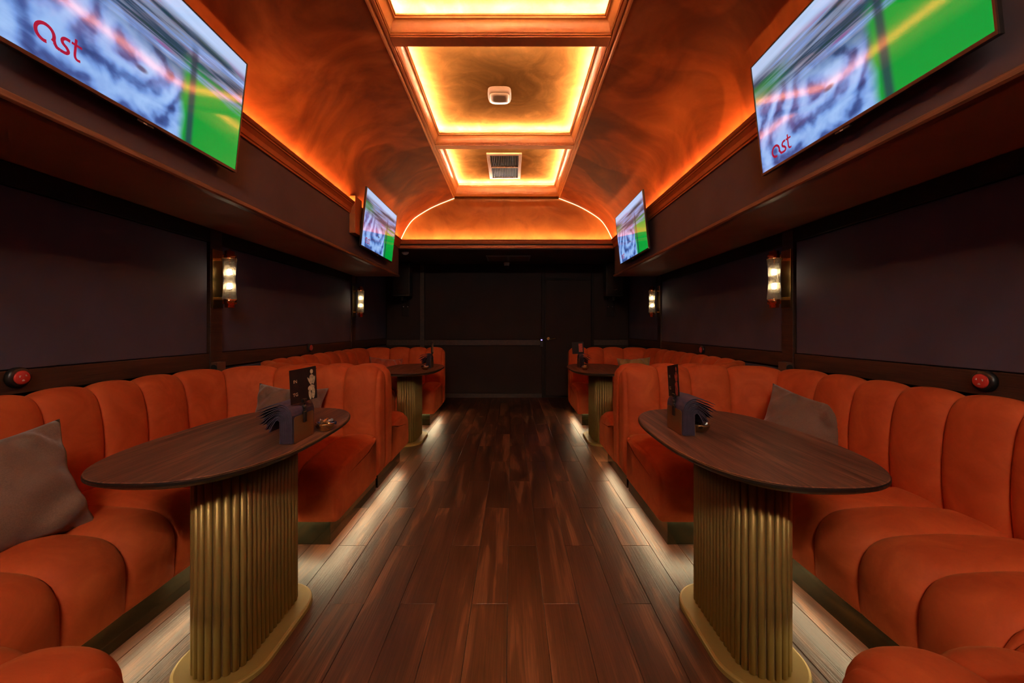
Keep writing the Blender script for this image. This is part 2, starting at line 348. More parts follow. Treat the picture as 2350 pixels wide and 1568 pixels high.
def catmull(pts, n, closed=False):
    out = []; L = len(pts)
    segs = L if closed else L-1
    for i in range(segs):
        p0 = pts[(i-1) % L] if closed or i > 0 else pts[0]
        p1 = pts[i]; p2 = pts[(i+1) % L]
        p3 = pts[(i+2) % L] if closed or i+2 < L else pts[-1]
        for k in range(n):
            t = k/n; t2 = t*t; t3 = t2*t
            out.append(tuple(0.5*((2*b)+(-a+c)*t+(2*a-5*b+4*c-d)*t2+(-a+3*b-3*c+d)*t3) for a, b, c, d in zip(p0, p1, p2, p3)))
    if not closed: out.append(pts[-1])
    return out
def extrude_y(name, prof, y0, y1, mat, parent=None, s=1, closed=True, smooth=False, ny=1):
    """profile in (u,z) mapped to X(s,u)"""
    bm = bmesh.new(); rows = []
    for k in range(ny+1):
        y = y0+(y1-y0)*k/ny
        rows.append([bm.verts.new((X(s, u), y, z)) for u, z in prof])
    n = len(prof)
    for a, b_ in zip(rows, rows[1:]):
        for i in range(n if closed else n-1):
            bm.faces.new((a[i], a[(i+1)%n], b_[(i+1)%n], b_[i]))
    if closed: bm.faces.new(rows[0]); bm.faces.new(rows[-1])
    return mobj(name, bm, mat, parent, smooth=smooth)
def extrude_x(name, prof, x0, x1, mat, parent=None, closed=True, smooth=False):
    """profile in (y,z)"""
    bm = bmesh.new(); rows = [[bm.verts.new((x, y, z)) for y, z in prof] for x in (x0, x1)]
    n = len(prof); a, b_ = rows
    for i in range(n if closed else n-1): bm.faces.new((a[i], a[(i+1)%n], b_[(i+1)%n], b_[i]))
    if closed: bm.faces.new(a); bm.faces.new(b_)
    return mobj(name, bm, mat, parent, smooth=smooth)

YB, YF = -2.0, 7.2          # room ends (behind the camera, far wall)
UW = 2.15                   # wall half width
ZS = 1.963                  # soffit underside
YS = 5.77                   # soffit end
UF = 1.537                  # fascia
ZC0, ZC1 = 2.375, 2.49      # cornice

# ------------------------------------------------------------------ floor
fl = struct(boxobj('floor', X(-1, UW), X(1, UW), YB, YF, -0.06, -0.0125, M['blackwood'], local=False))
PW, PL = 0.161, 0.967
bm = bmesh.new(); box(bm, -PW/2+0.0006, PW/2-0.0006, -PL/2+0.0006, PL/2-0.0006, -0.012, 0.0)
bmesh.ops.bevel(bm, geom=[e for e in bm.edges if all(v.co.z > -0.001 for v in e.verts)], offset=0.0012, segments=1, affect='EDGES')
me0 = None
for k in range(-14, 14):
    x = -0.018+PW*(k+0.5)
    if x-PW/2 < X(-1, UW)-0.02 or x+PW/2 > X(1, UW)+0.02: continue
    yj = 1.819 if k % 2 else 2.305
    y = yj - PL*4 + PL/2
    while y-PL/2 < YF:
        if y+PL/2 > YB+0.02:
            a, b_ = max(y-PL/2, YB), min(y+PL/2, YF)
            if me0 is None:
                o = mobj('plank', bm, M['plank'], fl); me0 = o.data
            else:
                o = bpy.data.objects.new('plank', me0); COL.objects.link(o); o.parent = fl
            o.location = (x, (a+b_)/2, 0.0); o.scale = (1, (b_-a)/PL, 1)
        y += PL

# ------------------------------------------------------------------ walls
trim_i = [0]
def trim(x0, x1, y0, y1, z0, z1, mat, bevel=0.002):
    trim_i[0] += 1
    return struct(boxobj('trim_%d' % trim_i[0], x0, x1, y0, y1, z0, z1, mat, bevel=bevel, seg=1))
POSTS = [3.01, 5.63]
for s, nm in ((-1, 'left'), (1, 'right')):
    wl = struct(boxobj('wall_'+nm, X(s, UW), X(s, UW+0.1), YB, YF, 0, 3.5, M['blackwood'], local=False))
    ys = [YB, POSTS[0]-0.06, POSTS[0]+0.06, POSTS[1]-0.05, POSTS[1]+0.05, YF]
    for a, b_ in ((ys[0], 0.3), (0.3, ys[1]), (ys[2], ys[3]), (ys[4], YF-0.06)):
        zt = 1.86 if b_ < YF-0.2 else 2.36
        boxobj('wall_panel', X(s, UW-0.012), X(s, UW), a+0.01, b_-0.01 if b_ != 0.3 else 0.3, 1.055, zt, M['wallfab'], wl, bevel=0.003)
        boxobj('lower_wall_panel', X(s, UW-0.012), X(s, UW), a+0.01, b_-0.01, 0.05, 0.93, M['wallfab'], wl, bevel=0.003)
        trim(X(s, UW-0.022), X(s, UW), a, b_, 0.945, 1.05, M['darkwood'])
    for p in POSTS:
        trim(X(s, UW-0.03), X(s, UW), p-0.06, p+0.06, 0, ZS, M['darkwood'])
    trim(X(s, UW-0.025), X(s, UW), YB, YS, 1.865, ZS, M['blackwood'])
    struct(boxobj('baseboard_'+nm, X(s, UW-0.015), X(s, UW), YB, YF, 0, 0.05, M['blackwood']))
# far wall
wf = struct(boxobj('wall_far', X(-1, UW+0.1), X(1, UW+0.1), YF, YF+0.1, 0, 2.6, M['blackwood'], local=False))
wn = struct(boxobj('wall_near', X(-1, UW+0.1), X(1, UW+0.1), YB-0.1, YB, 0, 3.6, M['farfab'], local=False))
DX0, DX1, DZ = 0.605, 1.405, 2.08
cols = [(X(-1, UW), -1.62), (-1.545, DX0-0.07), (DX1+0.05, X(1, UW))]
for i, (a, b_) in enumerate(cols):
    boxobj('wall_panel', a+0.006, b_-0.006, YF-0.014, YF, 1.03, 2.355, M['farfab'], wf, bevel=0.003)
    boxobj('lower_wall_panel', a+0.006, b_-0.006, YF-0.014, YF, 0.075, 0.915, M['farfab'], wf, bevel=0.003)
    trim(a, b_, YF-0.026, YF, 0.925, 1.022, M['darkwood'])
boxobj('wall_panel', DX0-0.01, DX1+0.005, YF-0.014, YF, DZ+0.04, 2.355, M['farfab'], wf, bevel=0.003)
trim(-1.62, -1.545, YF-0.03, YF, 0, 2.36, M['darkwood'])
trim(DX0-0.07, DX0-0.03, YF-0.04, YF, 0, 2.36, M['blackwood'])
trim(DX1+0.015, DX1+0.05, YF-0.04, YF, 0, 2.36, M['blackwood'])
trim(DX0-0.03, DX1+0.015, YF-0.03, YF, DZ+0.005, DZ+0.035, M['blackwood'])
struct(boxobj('baseboard_far', X(-1, UW), DX0-0.07, YF-0.022, YF, 0, 0.07, M['darkwood']))
struct(boxobj('baseboard_far.001', DX1+0.05, X(1, UW), YF-0.022, YF, 0, 0.07, M['darkwood']))
d1 = struct(boxobj('door_1', DX0, DX1, YF-0.025, YF, 0.03, DZ, M['farfab'], bevel=0.004))
# door handle
bm = bmesh.new()
cyl(bm, (0, 0, 0), 0.026, 0.026, -0.010, 20, 'Y'); cyl(bm, (0, -0.01, 0), 0.010, 0.010, -0.035, 14, 'Y')
pth = catmull([(0, -0.045, 0), (0.03, -0.05, -0.008), (0.07, -0.048, -0.004), (0.125, -0.045, 0.004)], 5)
for a, b_ in zip(pth, pth[1:]): cyl(bm, a, 0.0085, 0.0085, (Vector(b_)-Vector(a)).length, 10, tuple(Vector(b_)-Vector(a)))
mobj('door_handle', bm, M['brass'], d1, loc=Vector((DX0+0.045, YF-0.025, 1.045))-wloc(d1))

# ------------------------------------------------------------------ ceiling
ce = struct(empty('ceiling'))
ARC = [(1.60, 2.40), (1.575, 2.46), (1.528, 2.56), (1.455, 2.70), (1.36, 2.82), (1.20, 2.93), (1.03, 3.02), (0.82, 3.105), (0.752, 3.13)]
arc = catmull(ARC, 6)
YL = 5.90
for s in (-1, 1):
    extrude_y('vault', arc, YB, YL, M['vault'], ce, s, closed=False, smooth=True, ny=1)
    # thin outer shell behind so that nothing leaks
    extrude_y('vault_backing', [(UW, 2.36), (UW, 3.5), (0.76, 3.5), (0.76, 3.48), (UW-0.02, 3.48), (UW-0.02, 2.36)], YB, YL, M['blackwood'], ce, s)
    extrude_y('soffit', [(UF, ZS+0.004), (UF, ZS+0.02), (UW, ZS+0.02), (UW, ZS+0.004)], YB, YS, M['soffit'], ce, s)
    extrude_y('fascia', [(UF, ZS), (UF, ZC1-0.05), (UF+0.02, ZC1-0.05), (UF+0.02, ZS)], YB, YS, M['fascia'], ce, s)
    box_end = boxobj('soffit_end', X(s, UF), X(s, UW), YS-0.02, YS, ZS+0.004, 2.45, M['fascia'], ce)
    # wooden edge trim under the fascia
    trim_i[0] += 1
    o = extrude_y('trim_%d' % trim_i[0], [(UF-0.012, ZS-0.004), (UF-0.018, ZS+0.004), (UF-0.018, ZS+0.024), (UF-0.008, ZS+0.030), (UF+0.0, ZS+0.030), (UF+0.03, ZS+0.003), (UF+0.03, ZS-0.004)], YB, YS, M['trimwood'], None, s); struct(o)
    # cornice
    trim_i[0] += 1
    CR = [(UF+0.0, ZC0), (UF-0.012, ZC0), (UF-0.012, ZC0+0.012), (UF-0.018, ZC0+0.018), (UF-0.021, ZC0+0.05), (UF-0.034, ZC0+0.075), (UF-0.040, ZC0+0.08), (UF-0.040, ZC0+0.088), (UF-0.048, ZC0+0.094), (UF-0.055, ZC0+0.108), (UF-0.055, ZC1), (UF-0.045, ZC1), (UF-0.040, ZC1-0.03), (UF+0.06, ZC1-0.045), (UF+0.06, ZC0)]
    o = extrude_y('trim_%d' % trim_i[0], CR, YB, YS+0.03, M['crown'], None, s); struct(o)
    led = extrude_y('led_strip', [(UF-0.033, ZC1-0.018), (UF-0.033, ZC1-0.010), (UF-0.023, ZC1-0.010), (UF-0.023, ZC1-0.018)], YB, YL-0.12, M['led_cove'], None, s)
    tag(led, 'warm LED strip glowing behind the %s copper cornice of the vault' % ('left' if s < 0 else 'right'), 'light strip')
# far cornice across the lunette
trim_i[0] += 1
CRY = [(YS+0.03+(UF-u)*-1.0, z) for u, z in CR]
o = extrude_x('trim_%d' % trim_i[0], [(YS+0.025-(UF-u)+0.0, z) for u, z in CR], X(-1, UF-0.005), X(1, UF-0.005), M['crown']); struct(o)
led = extrude_x('led_strip', [(YS+0.040, ZC1-0.016), (YS+0.040, ZC1-0.008), (YS+0.048, ZC1-0.008), (YS+0.048, ZC1-0.016)], X(-1, 1.47), X(1, 1.47), M['led_cove'])
tag(led, 'warm LED strip glowing behind the cornice under the arched end wall', 'light strip')
# lunette
bm = bmesh.new()
pts = [(X(-1, u), z) for u, z in arc] + [(X(1, u), z) for u, z in arc[::-1]]
vs_ = [bm.verts.new((x, YL, z)) for x, z in pts]; f = bm.faces.new(vs_)
r_ = bmesh.ops.extrude_face_region(bm, geom=[f]); bmesh.ops.translate(bm, verts=[v for v in r_['geom'] if isinstance(v, bmesh.types.BMVert)], vec=(0, 0.05, 0))
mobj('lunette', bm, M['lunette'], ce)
# arch light line
for s in (-1, 1):
    ap = [p for p in arc if p[1] > 2.49 and p[0] > 0.76]
    bm = bmesh.new(); rows = []
    for i, (u, z) in enumerate(ap):
        a = Vector(ap[max(0, i-1)]); b_ = Vector(ap[min(len(ap)-1, i+1)]); t = (b_-a).normalized(); n = Vector((-t.y, t.x))
        if n.x > 0: n = -n
        rows.append([bm.verts.new((X(s, u+n.x*d), y, z+n.y*d)) for d, y in ((0.004, YL-0.001), (0.004, YL-0.008), (0.010, YL-0.008), (0.010, YL-0.001))])
    for a, b_ in zip(rows, rows[1:]):
        for i in range(4): bm.faces.new((a[i], a[(i+1)%4], b_[(i+1)%4], b_[i]))
    bm.faces.new(rows[0]); bm.faces.new(rows[-1])
    o = mobj('led_strip', bm, M['led_arch'])
    tag(o, 'thin curved LED line on the %s edge of the arched end wall' % ('left' if s < 0 else 'right'), 'light strip')
# rear low ceiling
boxobj('rear_panel', X(-1, UW), X(-1, 1.66), YS, YF, 2.364, 2.40, M['rearceil'], ce)
boxobj('rear_panel', X(-1, 1.65), X(1, 1.65), YS+0.05, YF, 2.364, 2.40, M['rearceil'], ce)
boxobj('rear_panel', X(1, 1.66), X(1, UW), YS, YF, 2.364, 2.40, M['rearceil'], ce)
boxobj('rear_backing', X(-1, UW), X(1, UW), YS, YF, 2.41, 2.45, M['blackwood'], ce)
boxobj('rear_header', X(-1, UW), X(1, UW), YL+0.05, YL+0.08, 2.4, 3.5, M['blackwood'], ce)
# coffered frame
ZB, ZR, ZT = 3.14, 3.247, 3.300
BE = [-1.98, -0.43, 1.13, 2.69, 4.262, 5.80]
UO = 0.752
def crownpts(o0, d, n=8):
    # o0 outer bottom edge coordinate, d direction (+1/-1) towards the recess; returns list (coord,z)
    P_ = [(0.0, ZB-0.004), (0.026, ZB-0.004), (0.026, ZB+0.006), (0.034, ZB+0.006), (0.034, ZB+0.014), (0.040, ZB+0.018)]
    cv = [(0.040+0.028*(1-math.cos(t)), ZB+0.018+0.066*math.sin(t)) for t in [math.pi/2*k/n for k in range(1, n+1)]]
    P_ += cv + [(0.076, ZR-0.022), (0.076, ZR-0.012), (0.084, ZR-0.010), (0.084, ZR), (0.076, ZR), (0.02, ZR-0.02)]
    return [(o0+d*c, z) for c, z in P_]
for s in (-1, 1):
    prof = [(UO-(c), z) for c, z in [(p, z) for p, z in crownpts(0, 1)]]
    trim_i[0] += 1
    o = extrude_y('trim_%d' % trim_i[0], prof + [(UO+0.004, ZR-0.02), (UO+0.004, ZB)], YB, 5.86, M['crown'], None, s); struct(o)
    # outer bead lines on the vault side
    trim_i[0] += 1
    o = extrude_y('trim_%d' % trim_i[0], [(UO+0.0, ZB-0.012), (UO+0.0, ZB+0.01), (UO+0.035, ZB+0.0), (UO+0.035, ZB-0.018), (UO+0.022, ZB-0.014), (UO+0.018, ZB-0.020), (UO+0.008, ZB-0.020)], YB, 5.86, M['crown'], None, s); struct(o)
    extrude_y('tray_side', [(UO+0.008, ZR-0.03), (UO+0.008, ZT+0.02), (UO+0.03, ZT+0.02), (UO+0.03, ZR-0.03)], YB, 5.9, M['tray'], ce, s)
for i, y in enumerate(BE[1:]):  # rearmost beam left out so the LED run there shines bare
    last = i == len(BE)-2
    a = [(y-0.018-c, z) for c, z in crownpts(0, 1)]          # towards the camera side
    b_ = [(y+0.018+c, z) for c, z in crownpts(0, 1)]
    trim_i[0] += 1
    if last:
        prof = a + [(y+0.06, ZR-0.02), (y+0.06, ZB-0.004)]
    else:
        prof = a + b_[::-1]
    o = extrude_x('trim_%d' % trim_i[0], prof, X(-1, UO-0.03), X(1, UO-0.03), M['crown']); struct(o)
    boxobj('tray_divider', X(-1, UO), X(1, UO), y-0.012, y+0.012, ZR-0.03, ZT, M['tray'], ce)
boxobj('tray_divider', X(-1, UO), X(1, UO), 5.86, 5.9, ZB-0.03, ZT, M['tray'], ce)
cells = [(BE[i], BE[i+1]) for i in range(len(BE)-1)]
order = ['behind the camera, rearmost', 'over the camera', 'nearest', 'middle', 'farthest']
for i, (a, b_) in enumerate(cells):
    boxobj('tray_panel', X(-1, UO+0.02), X(1, UO+0.02), a, b_, ZT, ZT+0.02, M['tray'], ce)
    root = empty('led_strip', (CX, (a+b_)/2, 0))
    tag(root, ['warm white LED rectangle in the rearmost coffer behind the viewer', 'warm white LED rectangle in the coffer above the viewer',
               'brightest LED rectangle, in the coffer at the top edge of the photo', 'LED rectangle in the coffer around the round-cornered ceiling unit',
               'LED rectangle in the farthest coffer, around the ceiling air grille'][i], 'light strip', )
    e0, e1 = a+0.066, b_-0.066  # rearmost rectangle is an added, unseen light for near seats and walls
    
    zl0, zl1 = ZR-0.003, ZR+0.0035
    for nm, (x0, x1, y0, y1) in (('side_run', (X(-1, UO-0.050), X(-1, UO-0.058), e0, e1)), ('side_run', (X(1, UO-0.050), X(1, UO-0.058), e0, e1)), ('end_run', (X(-1, UO-0.06), X(1, UO-0.06), e0, e0+0.008)), ('end_run', (X(-1, UO-0.06), X(1, UO-0.06), e1-0.008, e1))):
        boxobj(nm, x0, x1, y0, y1, zl0, zl1, M['led_tray'], root)

# ------------------------------------------------------------------ ceiling fittings
def superell(n, a, b_, e=4.0):
    out = []
    for i in range(n):
        t = 2*math.pi*i/n; c, s_ = math.cos(t), math.sin(t)
        out.append((a*math.copysign(abs(c)**(2/e), c), b_*math.copysign(abs(s_)**(2/e), s_)))
    return out
def rings(bm, levels, n=48, e=4.0, smooth=True, capb=True, capt=True):
    """levels: (a,b,z)"""
    rs = []
    for a, b_, z in levels: rs.append([bm.verts.new((x, y, z)) for x, y in superell(n, a, b_, e)])
    for p, q in zip(rs, rs[1:]):
        for i in range(n): bm.faces.new((p[i], p[(i+1)%n], q[(i+1)%n], q[i])).smooth = smooth
    if capb: bm.faces.new(rs[0][::-1])
    if capt: bm.faces.new(rs[-1])
    return rs
ap = empty('ceiling_unit', (-0.105, 3.55, ZT)); tag(ap, 'round-cornered square wireless unit on the middle ceiling coffer', 'ceiling unit')
bm = bmesh.new(); rings(bm, [(0.085, 0.085, 0.0), (0.10, 0.10, -0.004), (0.102, 0.102, -0.03), (0.097, 0.097, -0.046), (0.088, 0.088, -0.052)], e=4.2); mobj('housing', bm, M['apwhite'], ap)
bm = bmesh.new(); rings(bm, [(0.086, 0.086, -0.052), (0.082, 0.082, -0.058), (0.05, 0.05, -0.060)], e=4.2, capb=False); mobj('cover', bm, simple('unit_cover_plastic', (0.30, 0.14, 0.07), 0.4), ap)
vt = empty('air_grille', (-0.088, 5.165, ZT)); tag(vt, 'copper framed air grille with grey slats in the farthest ceiling coffer', 'vent')
vw, vl = 0.208, 0.40
boxobj('cavity', -0.088-vw+0.02, -0.088+vw-0.02, 5.165-vl+0.02, 5.165+vl-0.02, ZT-0.004, ZT-0.001, M['ventdark'], vt)
for nm, (x0, x1, y0, y1) in (('frame_side', (-vw, -vw+0.035, -vl, vl)), ('frame_side', (vw-0.035, vw, -vl, vl)), ('frame_end', (-vw+0.035, vw-0.035, -vl, -vl+0.045)), ('frame_end', (-vw+0.035, vw-0.035, vl-0.045, vl)), ('crossbar', (-vw+0.035, vw-0.035, -0.012, 0.012))):
    boxobj(nm, -0.088+x0, -0.088+x1, 5.165+y0, 5.165+y1, ZT-0.022, ZT-0.002, M['vent'], vt, bevel=0.002, seg=1)
for k in range(16):
    for h0, h1 in ((-vl+0.045, -0.012), (0.012, vl-0.045)):
        x = -0.088-vw+0.035+0.0098+(2*vw-0.07-0.0)*k/16.0
        boxobj('slat', x-0.0022, x+0.0022, 5.165+h0, 5.165+h1, ZT-0.020, ZT-0.005, M['ventslat'], vt)
# rear ceiling: diffuser, smoke detector, dome camera
ZRr = 2.364
df = empty('air_diffuser', (-0.05, 6.56, ZRr)); tag(df, 'flat rectangular two-panel air diffuser on the low rear ceiling', 'vent')
boxobj('frame', -0.40, 0.30, 6.30, 6.80, ZRr-0.012, ZRr, M['grey'], df, bevel=0.003)
for x0, x1 in ((-0.37, -0.065), (-0.035, 0.27)): boxobj('diffuser_panel', x0, x1, 6.34, 6.76, ZRr-0.018, ZRr-0.0122, simple('diffuser_grey', (0.20, 0.15, 0.12), 0.5), df, bevel=0.002)
sd = empty('smoke_detector', (-1.585, 6.04, ZRr)); tag(sd, 'white round smoke detector on the low rear ceiling by the left soffit end', 'smoke detector')
bm = bmesh.new(); lathe(bm, [(0.052, 0.0), (0.052, -0.012), (0.046, -0.02), (0.034, -0.034), (0.02, -0.038), (0.0, -0.038)]); mobj('housing', bm, M['white'], sd)
bm = bmesh.new(); lathe(bm, [(0.036, -0.031), (0.039, -0.029), (0.039, -0.024), (0.036, -0.022)]); mobj('smoke_slot', bm, M['black'], sd)
dc = empty('dome_camera', (-0.085, 7.02, ZRr)); tag(dc, 'small white dome security camera hanging at the top of the far wall', 'camera')
bm = bmesh.new(); lathe(bm, [(0.05, 0.0), (0.05, -0.02), (0.045, -0.03), (0.043, -0.05), (0.036, -0.055)]); mobj('housing', bm, M['white'], dc)
bm = bmesh.new(); lathe(bm, [(0.036, -0.053), (0.035, -0.068), (0.027, -0.084), (0.014, -0.094), (0.0, -0.097)]); mobj('lens_dome', bm, M['black'], dc)
# access reader beside the door
ar = empty('access_reader', (0.53, YF-0.045, 1.02)); tag(ar, 'small black access reader with glowing blue light left of the door', 'reader')
boxobj('housing', 0.508, 0.552, YF-0.052, YF-0.040, 0.90, 1.06, M['black'], ar, bevel=0.004)
boxobj('status_light', 0.518, 0.540, YF-0.056, YF-0.052, 1.015, 1.027, M['blueled'], ar)

# ------------------------------------------------------------------ loudspeakers
def speaker(xc, label):
    r = empty('loudspeaker', (xc, 6.95, 1.77)); tag(r, label, 'speaker', None)
    boxobj('cabinet', xc-0.145, xc+0.145, 6.86, 7.06, 1.775, 2.33, M['speaker'], r, bevel=0.012, seg=3)
    boxobj('grille', xc-0.132, xc+0.132, 6.845, 6.862, 1.80, 2.315, simple('speaker_grille', (0.016, 0.011, 0.010), 0.8, bstr=0.6, nscale=400), r, bevel=0.004)
    boxobj('bottom_edge', xc-0.140, xc+0.140, 6.852, 6.868, 1.778, 1.792, simple('speaker_edge', (0.05, 0.035, 0.03), 0.3), r, bevel=0.003)
    bm = bmesh.new()
    for k, (wd, z) in enumerate(((0.05, 0.0), (0.02, -0.012))): box(bm, -wd/2, wd/2, -0.002, 0.002, z-0.003, z+0.003)
    box(bm, -0.034, -0.026, -0.002, 0.002, -0.001, 0.010); box(bm, 0.026, 0.034, -0.002, 0.002, -0.001, 0.010)
    mobj('badge', bm, M['steel'], r, loc=Vector((xc, 6.842, 1.88))-wloc(r))
    b_ = empty('speaker_bracket', (xc, YF-0.02, 1.4)); tag(b_, label.replace('loudspeaker', 'wall bracket below the loudspeaker').replace('hanging ', ''), 'bracket', None)
    boxobj('wall_plate', xc-0.065, xc+0.065, YF-0.04, YF-0.028, 1.44, 1.72, M['blackwood'], b_, bevel=0.003)
    boxobj('arm', xc-0.02, xc+0.02, 6.96, YF-0.04, 1.71, 1.75, M['black'], b_, bevel=0.003)
    boxobj('upright', xc-0.02, xc+0.02, 6.945, 6.985, 1.71, 1.773, M['black'], b_, bevel=0.003)
    for dx in (-0.037, 0.037):
        bm = bmesh.new(); lathe(bm, [(0.011, 0.0), (0.011, -0.004), (0.006, -0.008), (0.0, -0.008)], 16, axis='Y'); mobj('screw', bm, M['steel'], b_, loc=Vector((xc+dx, YF-0.04, 1.61))-wloc(b_))
speaker(X(-1, 1.80), 'black loudspeaker hanging in the far left corner')
speaker(X(1, 1.82), 'black loudspeaker hanging in the far right corner')

# ------------------------------------------------------------------ sofas
ZSB = 0.15
SEATP = [(0.10, 0, 0.150), (0.03, 0, 0.150), (0.006, 0, 0.162), (-0.004, 0, 0.20), (-0.008, 0, 0.28), (-0.006, 0, 0.345), (0.008, 0, 0.385), (0.034, 0, 0.422), (0.075, 0, 0.446), (0.14, 0, 0.459), (0.0, 0.5, 0.468), (0.0, 0.8, 0.462), (0.0, 1.03, 0.450)]
SEATF = catmull(SEATP, 3) + [(0.0, 1.03, 0.150)]
BACKP = [(0.03, 0.150), (0.004, 0.165), (0.0, 0.25), (-0.002, 0.42), (-0.014, 0.52), (-0.018, 0.62), (-0.012, 0.74), (0.004, 0.84), (0.024, 0.895), (0.052, 0.928), (0.085, 0.937), (0.118, 0.927), (0.138, 0.895), (0.142, 0.84)]
BACKF = catmull(BACKP, 3) + [(0.142, 0.165), (0.125, 0.150)]
def n2d(P_, i, closed=True):
    a = P_[(i-1) % len(P_)]; b_ = P_[(i+1) % len(P_)]
    dx, dz = b_[0]-a[0], b_[1]-a[1]; l = math.hypot(dx, dz) or 1
    return (-dz/l, dx/l)
def booth(s, y0, y1, yi0, yi1, label, near):
    UA, UI, UB, RC, RI = 0.918, 1.385, 1.955, 0.36, 0.05
    yb0, yb1 = y0+0.152, y1-0.152
    root = empty('booth_sofa', (X(s, 1.6), (y0+y1)/2, 0)); tag(root, label, 'sofa')
    W0 = wloc(root)
    def corner_out(t):           # t 0..1 from (UI,yb0) round to (UB,yi0)
        l1 = UB-RC-UI; l2 = RC*math.pi/2; l3 = (yi0)-(yb0+RC)
        L = l1+l2+l3; d = t*L
        if d < l1: return (UI+d, yb0)
        if d < l1+l2:
            a = (d-l1)/RC; return (UB-RC+RC*math.sin(a), yb0+RC-RC*math.cos(a))
        return (UB, yb0+RC+d-l1-l2)
    def corner_out2(t):          # far side, from (UB,yi1) to (UI,yb1)
        l1 = (yb1-RC)-yi1; l2 = RC*math.pi/2; l3 = UB-RC-UI
        L = l1+l2+l3; d = t*L
        if d < l1: return (UB, yi1+d)
        if d < l1+l2:
            a = (d-l1)/RC; return (UB-RC+RC*math.cos(a), yb1-RC+RC*math.sin(a))
        return (UB-RC-(d-l1-l2), yb1)
    def cin(t):
        a = t*math.pi/2; return (UI-RI+RI*math.sin(a)+0.0, yi0+RI-RI*math.cos(a))
    def cin2(t):
        a = t*math.pi/2; return (UI-RI+RI*math.cos(a), yi1-RI+RI*math.sin(a))
    ch = []                       # (fin, fout)
    mid = (UA+UI-RI)/2
    def lin(p, q): return lambda f: (p[0]+(q[0]-p[0])*f, p[1]+(q[1]-p[1])*f)
    mo = (UA+UI)/2
    ch.append((lin((UA, yi0), (mid, yi0)), lin((UA, yb0), (mo, yb0))))
    ch.append((lin((mid, yi0), (UI-RI, yi0)), lin((mo, yb0), (UI, yb0))))
    nc = 4
    for k in range(nc): ch.append((lambda f, k=k: cin((k+f)/nc), lambda f, k=k: corner_out((k+f)/nc)))
    nw = 5
    a0, a1 = yi0+RI, yi1-RI
    for k in range(nw): ch.append((lin((UI, a0+(a1-a0)*k/nw), (UI, a0+(a1-a0)*(k+1)/nw)), lin((UB, yi0+(yi1-yi0)*k/nw), (UB, yi0+(yi1-yi0)*(k+1)/nw))))
    for k in range(nc): ch.append((lambda f, k=k: cin2((k+f)/nc), lambda f, k=k: corner_out2((k+f)/nc)))
    ch.append((lin((UI-RI, yi1), (mid, yi1)), lin((UI, yb1), (mo, yb1))))
    ch.append((lin((mid, yi1), (UA, yi1)), lin((mo, yb1), (UA, yb1))))
    NF = 18
    fs = [0.5-0.5*math.cos(math.pi*k/NF) for k in range(NF+1)]
    def capend(bm, ring, dirv, round_=0.018):
        c = sum((v.co for v in ring), Vector())/len(ring); prev = ring
        for sc_, off in ((0.988, 0.007), (0.955, 0.017), (0.90, round_+0.004), (0.6, round_+0.009)):
            nr = [bm.verts.new(c+(v.co-c)*sc_+dirv*off) for v in ring]
            for i in range(len(nr)): bm.faces.new((prev[i], prev[(i+1)%len(nr)], nr[(i+1)%len(nr)], nr[i]))
            prev = nr
        bm.faces.new(prev)
    nch = len(ch)
    for ci, (fi, fo) in enumerate(ch):
        pa, pb = Vector(fi(0)), Vector(fi(1)); qa, qb = Vector(fo(0)), Vector(fo(1))
        win, wout = (pb-pa).length, (qb-qa).length
        # seat
        bm = bmesh.new(); rows = []
        for f in fs:
            P_, Q = Vector(fi(f)), Vector(fo(f)); D = Q-P_; dn = D.normalized()
            e0 = f; 
            sh = max(0.0, 1-abs(2*f-1)**2.4)**0.55
            flat = [(a+fr*D.length, z) for a, fr, z in SEATF]
            row = []
            for i, (a, fr, z) in enumerate(SEATF):
                nx, nz = n2d(flat, i)
                wl_ = win + (wout-win)*min(1, max(0, flat[i][0]/D.length))
                amt = min(0.034, 0.14*wl_+0.004) * sh - min(0.014, 0.07*wl_)
                amt *= min(1.0, max(0.0, (z-0.152)/0.13))**0.7 * (1.25 if 0.3 < z < 0.46 and nx < -0.3 else 1.0)
                if ci in (0, nch-1) and fr > 0.97: fr = 0.985
                p = P_+dn*a+D*fr
                # outward normal: profile runs bottom-front -> top -> back, so outward is (-,+)
                p = p + dn*(-abs(nz)*0 + (nx if True else 0))*amt
                row.append(bm.verts.new(Vector((X(s, p.x), p.y, z+nz*amt))-W0))
            rows.append(row)
        n = len(SEATF)
        for a, b_ in zip(rows, rows[1:]):
            for i in range(n): bm.faces.new((a[i], a[(i+1)%n], b_[(i+1)%n], b_[i]))
        if ci == 0: capend(bm, rows[0], Vector((-s, 0, 0)))
        if ci == nch-1: capend(bm, rows[-1], Vector((-s, 0, 0)))
        mobj('seat_cushion', bm, M['velvet'], root, smooth=True)
        # back
        bm = bmesh.new(); rows = []
        for f in fs:
            Q = Vector(fo(f)); e = 1e-3; T = (Vector(fo(min(1, f+e)))-Vector(fo(max(0, f-e)))).normalized()
            nb = Vector((T.y, -T.x))            # away from the seating side
            sh = max(0.0, 1-abs(2*f-1)**2.4)**0.55
            row = []
            for i, (a, z) in enumerate(BACKF):
                nx, nz = n2d(BACKF, i)
                k_ = 1.0 if a < 0.12 else 0.35
                amt = (0.036*sh-0.012)*k_
                if z < 0.16 or (a > 0.12 and z < 0.9): amt = 0.0
                p = Q+nb*(a+nx*amt)
                row.append(bm.verts.new(Vector((X(s, p.x), p.y, z+nz*amt))-W0))
            rows.append(row)
        n = len(BACKF)
        for a, b_ in zip(rows, rows[1:]):
            for i in range(n): bm.faces.new((a[i], a[(i+1)%n], b_[(i+1)%n], b_[i]))
        if ci == 0: capend(bm, rows[0], Vector((-s, 0, 0)), 0.022)
